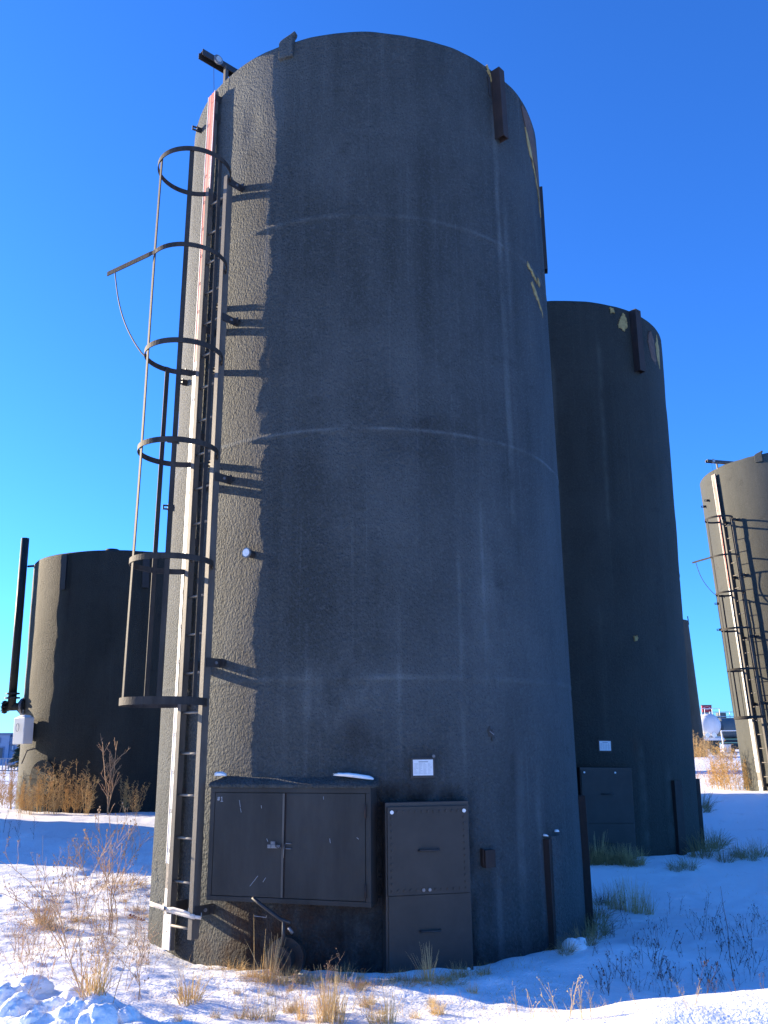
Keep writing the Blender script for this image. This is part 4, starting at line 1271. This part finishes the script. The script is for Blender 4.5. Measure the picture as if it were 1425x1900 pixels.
plant('tuft', 172, 1840, .9, 'grass_tuft', 'narrow golden tuft in front of the weeds at left', 'grass tuft', k=3, sz=1.3)
for i in range(26):
    px = random.uniform(5, 280); py = random.uniform(1640, 1860)
    plant('fine', px, py, random.uniform(.6, 1.15), 'dry_weed', 'fine short twiggy weed scattered over the left snow', W_, 'fine twiggy weeds over the left snow')
for i in range(22):
    plant('weed', random.uniform(20, 265), random.uniform(1690, 1850), random.uniform(.30, .6), 'dry_weed', 'small golden branching weed scattered over the left snow', W_, 'small golden weeds over the left snow')
for i in range(14):
    plant('mat', random.uniform(20, 270), random.uniform(1660, 1760), random.uniform(.25, .55), 'grass_tuft', 'small flattened orange tuft in the trampled snow at left', 'grass tuft', 'small flattened tufts in the left snow')
for i in range(9):
    plant('fine', random.uniform(110, 260), random.uniform(1600, 1660), random.uniform(.9, 1.5), 'dry_weed', 'thin twiggy weed rising across the blue shadow at left', W_, 'weeds crossing the blue shadow at left')
for (x, y, s) in ((20, 1570, 1.2), (40, 1575, 1.0), (60, 1560, 1.1), (5, 1545, 1.2), (30, 1548, 1.0)):
    plant('darkweed', x, y, s * 1.0, 'dry_weed', 'dark weed standing in the blue shadow at the left edge', W_, 'dark weeds in the shadow at the left edge')
# foot of the big tank
for i in range(22):
    px = 415 + i * 22 + random.uniform(-9, 9)
    plant('mat', px, 1796 + min(px - 415, 90) * .32 + random.uniform(-3, 6) - max(0, px - 830) * .25, random.uniform(.35, .75), 'grass_tuft', 'tangled golden-brown grass lying against the foot of the tallest tank', 'grass tuft', 'tangled grass against the foot of the tallest tank')
def FL_(x, kd):
    if x < 450: return 'dry tuft at the foot of the tallest tank between ladder and drain valve'
    if x < 600: return 'golden tuft beside the drain valve at the foot of the tallest tank'
    if x < 700: return 'low tuft under the right end of the cabinet'
    if x == 795: return 'tall pale tuft growing in front of the manway door'
    if x < 870: return 'olive-straw tuft at the threshold of the manway door'
    return 'olive-straw tuft right of the manway door at the foot of the tallest tank'
for (x, y, s, k, kd) in ((425, 1785, .55, 0, 'tuft'), (500, 1822, 1.0, 1, 'tall'), (528, 1828, .8, 2, 'tuft'), (556, 1825, .7, 3, 'tuft'), (585, 1823, .55, 0, 'tuft'), (640, 1815, .6, 1, 'olive'), (668, 1822, .45, 2, 'tuft'), (735, 1822, .5, 3, 'olive'), (760, 1822, .55, 0, 'olive'), (795, 1822, .8, 1, 'tall'), (850, 1815, .6, 2, 'olive'), (900, 1808, .5, 3, 'olive'), (470, 1815, .6, 0, 'tuft'), (620, 1822, .5, 2, 'olive'), (830, 1820, .4, 3, 'olive')):
    plant(kd, x, y, s * .72, 'grass_tuft', FL_(x, kd), 'grass tuft', 'grass tufts along the foot of the tallest tank', k=k)
plant('stalk', 490, 1824, 1.0, 'grass_stalks', 'tallest pale bare stalks standing before the drain valve', 'grass tuft', k=0)
# foreground grass
for (x, y, s, k) in ((612, 1895, .72, 0), (625, 1900, .66, 1), (598, 1898, .55, 2), (607, 1885, .6, 3)):
    plant('tall', x, y, s, 'grass_tuft', 'thick golden clump at the bottom edge in front of the cabinet', 'grass tuft', 'golden clump at the bottom edge', k=k)
for (x, y, s, kd) in ((470, 1893, .9, 'tuft'), (500, 1897, .7, 'tall'), (445, 1890, .6, 'tuft'), (535, 1880, .6, 'tuft'), (560, 1893, .7, 'tall'), (700, 1898, .9, 'tuft'), (722, 1900, .8, 'tall'), (400, 1890, .5, 'tuft'), (655, 1880, .5, 'seed'), (680, 1890, .7, 'seed'), (330, 1893, .4, 'tuft'), (560, 1860, .5, 'seed'), (455, 1868, .8, 'seed'), (480, 1862, .9, 'seed'), (770, 1890, .5, 'tuft'), (800, 1880, .5, 'seed')):
    plant(kd, x, y, s * .68, 'grass_tuft', 'small straw-coloured tuft in the foreground snow at the bottom edge', 'grass tuft', 'straw tufts at the bottom edge')
for i in range(14):
    plant('tuft', random.uniform(420, 900), random.uniform(1822, 1895), random.uniform(.25, .5), 'grass_tuft', 'tiny golden tuft in the snow before the tallest tank', 'grass tuft', 'tiny golden tufts before the tallest tank')
for i in range(16):
    plant('fine', random.uniform(400, 760), random.uniform(1835, 1895), random.uniform(.3, .65), 'dry_weed', 'tiny dry weed in the sunny foreground before the tallest tank', W_, 'tiny weeds in the sunny foreground')
# sunlit seed heads at the front right
for (x, y, s, ln) in ((1040, 1893, 1.0, -4), (1058, 1895, 1.0, 5), (1078, 1893, .9, 8), (1095, 1890, .8, 3), (960, 1890, .8, 0), (985, 1893, .8, 5), (945, 1893, .6, -4), (1278, 1872, .7, -6), (1185, 1878, .5, -15), (1290, 1868, .6, 10), (1130, 1884, .4, 0)):
    plant('seed', x, y, s * .62, 'seed_stalk', 'pale stalk with seed heads sticking up from the sunny bank at the bottom right', W_, 'pale seed stalks on the bank at the bottom right', (ln, 0))
# shaded ground right of the big tank
for (x, y, s, k) in ((1150, 1690, 1.1, 0), (1170, 1693, 1.25, 1), (1185, 1695, 1.1, 2), (1205, 1698, .9, 3), (1135, 1688, .9, 2)):
    plant('tall', x, y, s * .68, 'grass_tuft', 'olive grass clump in the shade right of the tallest tank', 'grass tuft', 'grass clump in the shade right of the tallest tank', k=k)
for (x, y, s, k) in ((1100, 1722, 1.1, 0), (1112, 1735, .9, 1), (1095, 1745, .8, 2), (1108, 1705, .8, 3), (1085, 1755, .7, 0), (1050, 1768, .5, 1), (1120, 1680, .8, 2)):
    plant('olive', x, y, s, 'grass_tuft', 'dark olive grass hugging the right foot of the tallest tank', 'grass tuft', 'grass at the right foot of the tallest tank', k=k)
for (x, y, s, ln) in ((1160, 1690, 1.2, 3), (1243, 1697, 1.15, 2), (1262, 1697, 1.0, 14), (1309, 1700, 1.0, 0), (1290, 1715, .6, -8), (1325, 1715, 1.0, 12), (1326, 1722, .5, 0), (1400, 1740, .9, 12), (1380, 1762, .9, -8), (1375, 1775, .7, 0), (1285, 1830, .8, 3), (1212, 1843, .5, 0), (1385, 1825, .5, -5), (1392, 1822, .5, 8), (1240, 1720, .6, 0)):
    plant('darkweed', x, y, s * .5, 'dry_weed', 'dark weed stalk in the blue shade at right', W_, 'dark weed stalks in the shade at right', (ln, 0))
plant('stem', 1362, 1822, 1.0, 'dry_weed', 'tallest lone dark stem in the blue shade near the right edge', W_, 'dark weed stalks in the shade at right', (-3, 0), 0)
for i in range(110):
    py = random.uniform(1700, 1850); px = random.uniform(1100, 1425)
    plant('sparse', px, py, random.uniform(.6, 1.4), 'weed_sprig', 'short dark sprig poking through the shaded snow at right', 'sprig', 'dark sprigs in the shaded snow at right')
# foot of the second tank
for i in range(16):
    px = 1092 + i * 6.5 + random.uniform(-3, 3)
    plant('olive' if i % 3 else 'tall', px, 1604 + (i > 10) * 3, random.uniform(.6, 1.0) * (1 if i < 12 else .8), 'grass_tuft', 'pale grass along the foot of the second tank', 'grass tuft', 'grass along the foot of the second tank')
for (x, y, s) in ((1300, 1590, 1.3), (1312, 1580, 1.4), (1325, 1575, 1.2), (1335, 1570, 1.0), (1300, 1500, 1.6), (1305, 1508, 1.3), (1345, 1600, .9), (1370, 1590, .9), (1390, 1595, 1.0), (1410, 1590, 1.0), (1280, 1612, .8), (1255, 1618, .7)):
    plant('olive', x, y, s, 'grass_tuft', 'brown-green grass patch at the right of the second tank', 'grass tuft', 'grass patches right of the second tank')
# left tank foot: bushy golden weeds
for i, (x, s) in enumerate(((72, 1.0), (88, 1.35), (104, 1.0), (122, 1.0), (142, 1.25), (160, 1.0), (176, .85), (232, .9), (250, .8), (205, .7), (45, .9), (58, .8))):
    plant('bush', x, 1508 + (i % 3) * 2, s * .95, 'dry_bush', 'golden bushy weed at the foot of the left tank', 'bush', 'golden bushes along the left tank')
plant('snag', 200, 1512, 1.0, 'dry_bush', 'tall bare forked weed rising before the left tank', 'bush', k=0)
for (x, y, s) in ((8, 1500, 1.2), (22, 1502, 1.1), (-4, 1498, 1.2), (34, 1508, .8)):
    plant('bush', x, y, s, 'dry_bush', 'fluffy orange bush at the left edge beside the left tank', 'bush', 'orange bushes at the left edge')
# right tank foot and far clumps
for (x, y, s) in ((1338, 1465, 1.0), (1350, 1466, 1.2), (1362, 1467, 1.1), (1376, 1466, .95), (1390, 1467, .8), (1326, 1464, .8), (1345, 1462, 1.0), (1404, 1468, .7)):
    plant('bush', x, y, s, 'dry_bush', 'golden bush before the foot of the right-hand sunlit tank', 'bush', 'golden bushes at the right-hand tank')
for i in range(14):
    x = 1284 + i * 6; s = (1.9 if x < 1335 else 1.1) * random.uniform(.8, 1.2)
    plant('bush', x, 1407 + random.uniform(-2, 3), s * .8, 'dry_bush', 'far golden bush in front of the railcars', 'bush', 'far bushes before the railcars')
for i in range(12):
    plant('fine', random.uniform(1290, 1365), random.uniform(1425, 1470), random.uniform(1.0, 2), 'dry_weed', 'sunlit thin weed on the far snow between second and right-hand tank', W_, 'weeds on the far snow at right')
# reddish leaves
x, y = on_ground(250, 1712)
mb = MB(); rnd = random.Random(8)
mb.tube([(-.06, 0, .05), (0, 0, .02), (.07, .01, -.005)], .003, 4)
for k in range(6):
    c = Vector((-.06 + k * .025, rnd.uniform(-.01, .01), .05 - k * .009)); mb.add([c, c + Vector((.022, .01, .012)), c + Vector((.03, 0, -.006)), c + Vector((.012, -.012, -.002))], [(0, 1, 2), (0, 2, 3)])
o = mb.build('dead_leaves', 'leaf_red', None); o.location = (x, y, gz(x, y) + .01); tag(o, 'red-brown dead leaves on a twig lying in the snow left of the ladder', 'leaves')

# stones and snow lumps
x, y = on_ground(1072, 1760)
snow_lump('snow_covered_rock', T(x, y, gz(x, y) - .02, 20), .11, .09, .085, 5, 'snow-covered lump lying at the right foot of the tallest tank', 'rock')
CG = 'snow chunks along the bank at the bottom left'
CL_ = ['largest smooth-topped snow chunk at the bottom left', 'small round snow chunk just below the largest one', 'snow chunk at the left edge beside the largest one', 'snow chunk below the round one near the left edge',
       'knobbly snow chunk right of the bank shadow', 'broken snow chunk at the bottom edge below the knobbly one', 'rightmost broken snow chunk at the bottom edge', 'low snow chunk between the two rightmost ones',
       'tiniest snow chunk in the bank shadow', 'flat snow chunk right of the largest one', 'leftmost snow chunk on the bottom edge']
for i, (px, py, s) in enumerate(((52, 1838, .10), (42, 1856, .055), (10, 1850, .07), (25, 1875, .06), (130, 1885, .075), (175, 1895, .07), (235, 1895, .06), (200, 1885, .05), (75, 1880, .035), (100, 1868, .05), (60, 1895, .05))):
    x, y = on_ground(px, py)
    snow_lump('snow_chunk', T(x, y, gz(x, y) - s * .15, i * 40), s * 1.25, s, s * (.7 if i == 0 else .9), 30 + i, CL_[i], 'snow chunk', group=CG, n=30, am=.45 if i == 0 else .6, fq=1.5 if i == 0 else 1.7)
# uncountable stubble
rng = np.random.RandomState(5); mb = MB()
for i in range(11000):
    if rng.rand() < .70:
        x = rng.uniform(-4.5, 1.2); y = rng.uniform(4.8, 10.5)
    else:
        x = rng.uniform(-2, 6); y = rng.uniform(5.4, 17)
    dens = float(fbm(x / .7, y / .7, 77, 2)) + .12
    if dens < 0.12: continue
    if math.hypot(x - TC.x, y - TC.y) < 1.95 or math.hypot(x - C2.x, y - C2.y) < 1.95: continue
    z = gz(x, y); h = rng.uniform(.012, .05) * (1 + (rng.rand() < .06) * 1.5); r = rng.uniform(.0009, .0018)
    v = Vector((rng.normal() * .8, rng.normal() * .8, 1)).normalized() * h
    p = Vector((x, y, z - .004)); u = v.orthogonal().normalized() * r; w = v.cross(u).normalized() * r
    mb.add([p + u, p - u * .5 + w, p - u * .5 - w, p + v], [(0, 1, 3), (1, 2, 3), (2, 0, 3)])
me = bpy.data.meshes.new('dry_stubble'); me.from_pydata(mb.v, [], mb.f); me.materials.append(MATS['straw'])
o = bpy.data.objects.new('dry_stubble', me); COL.objects.link(o); tag(o, kind='stuff')
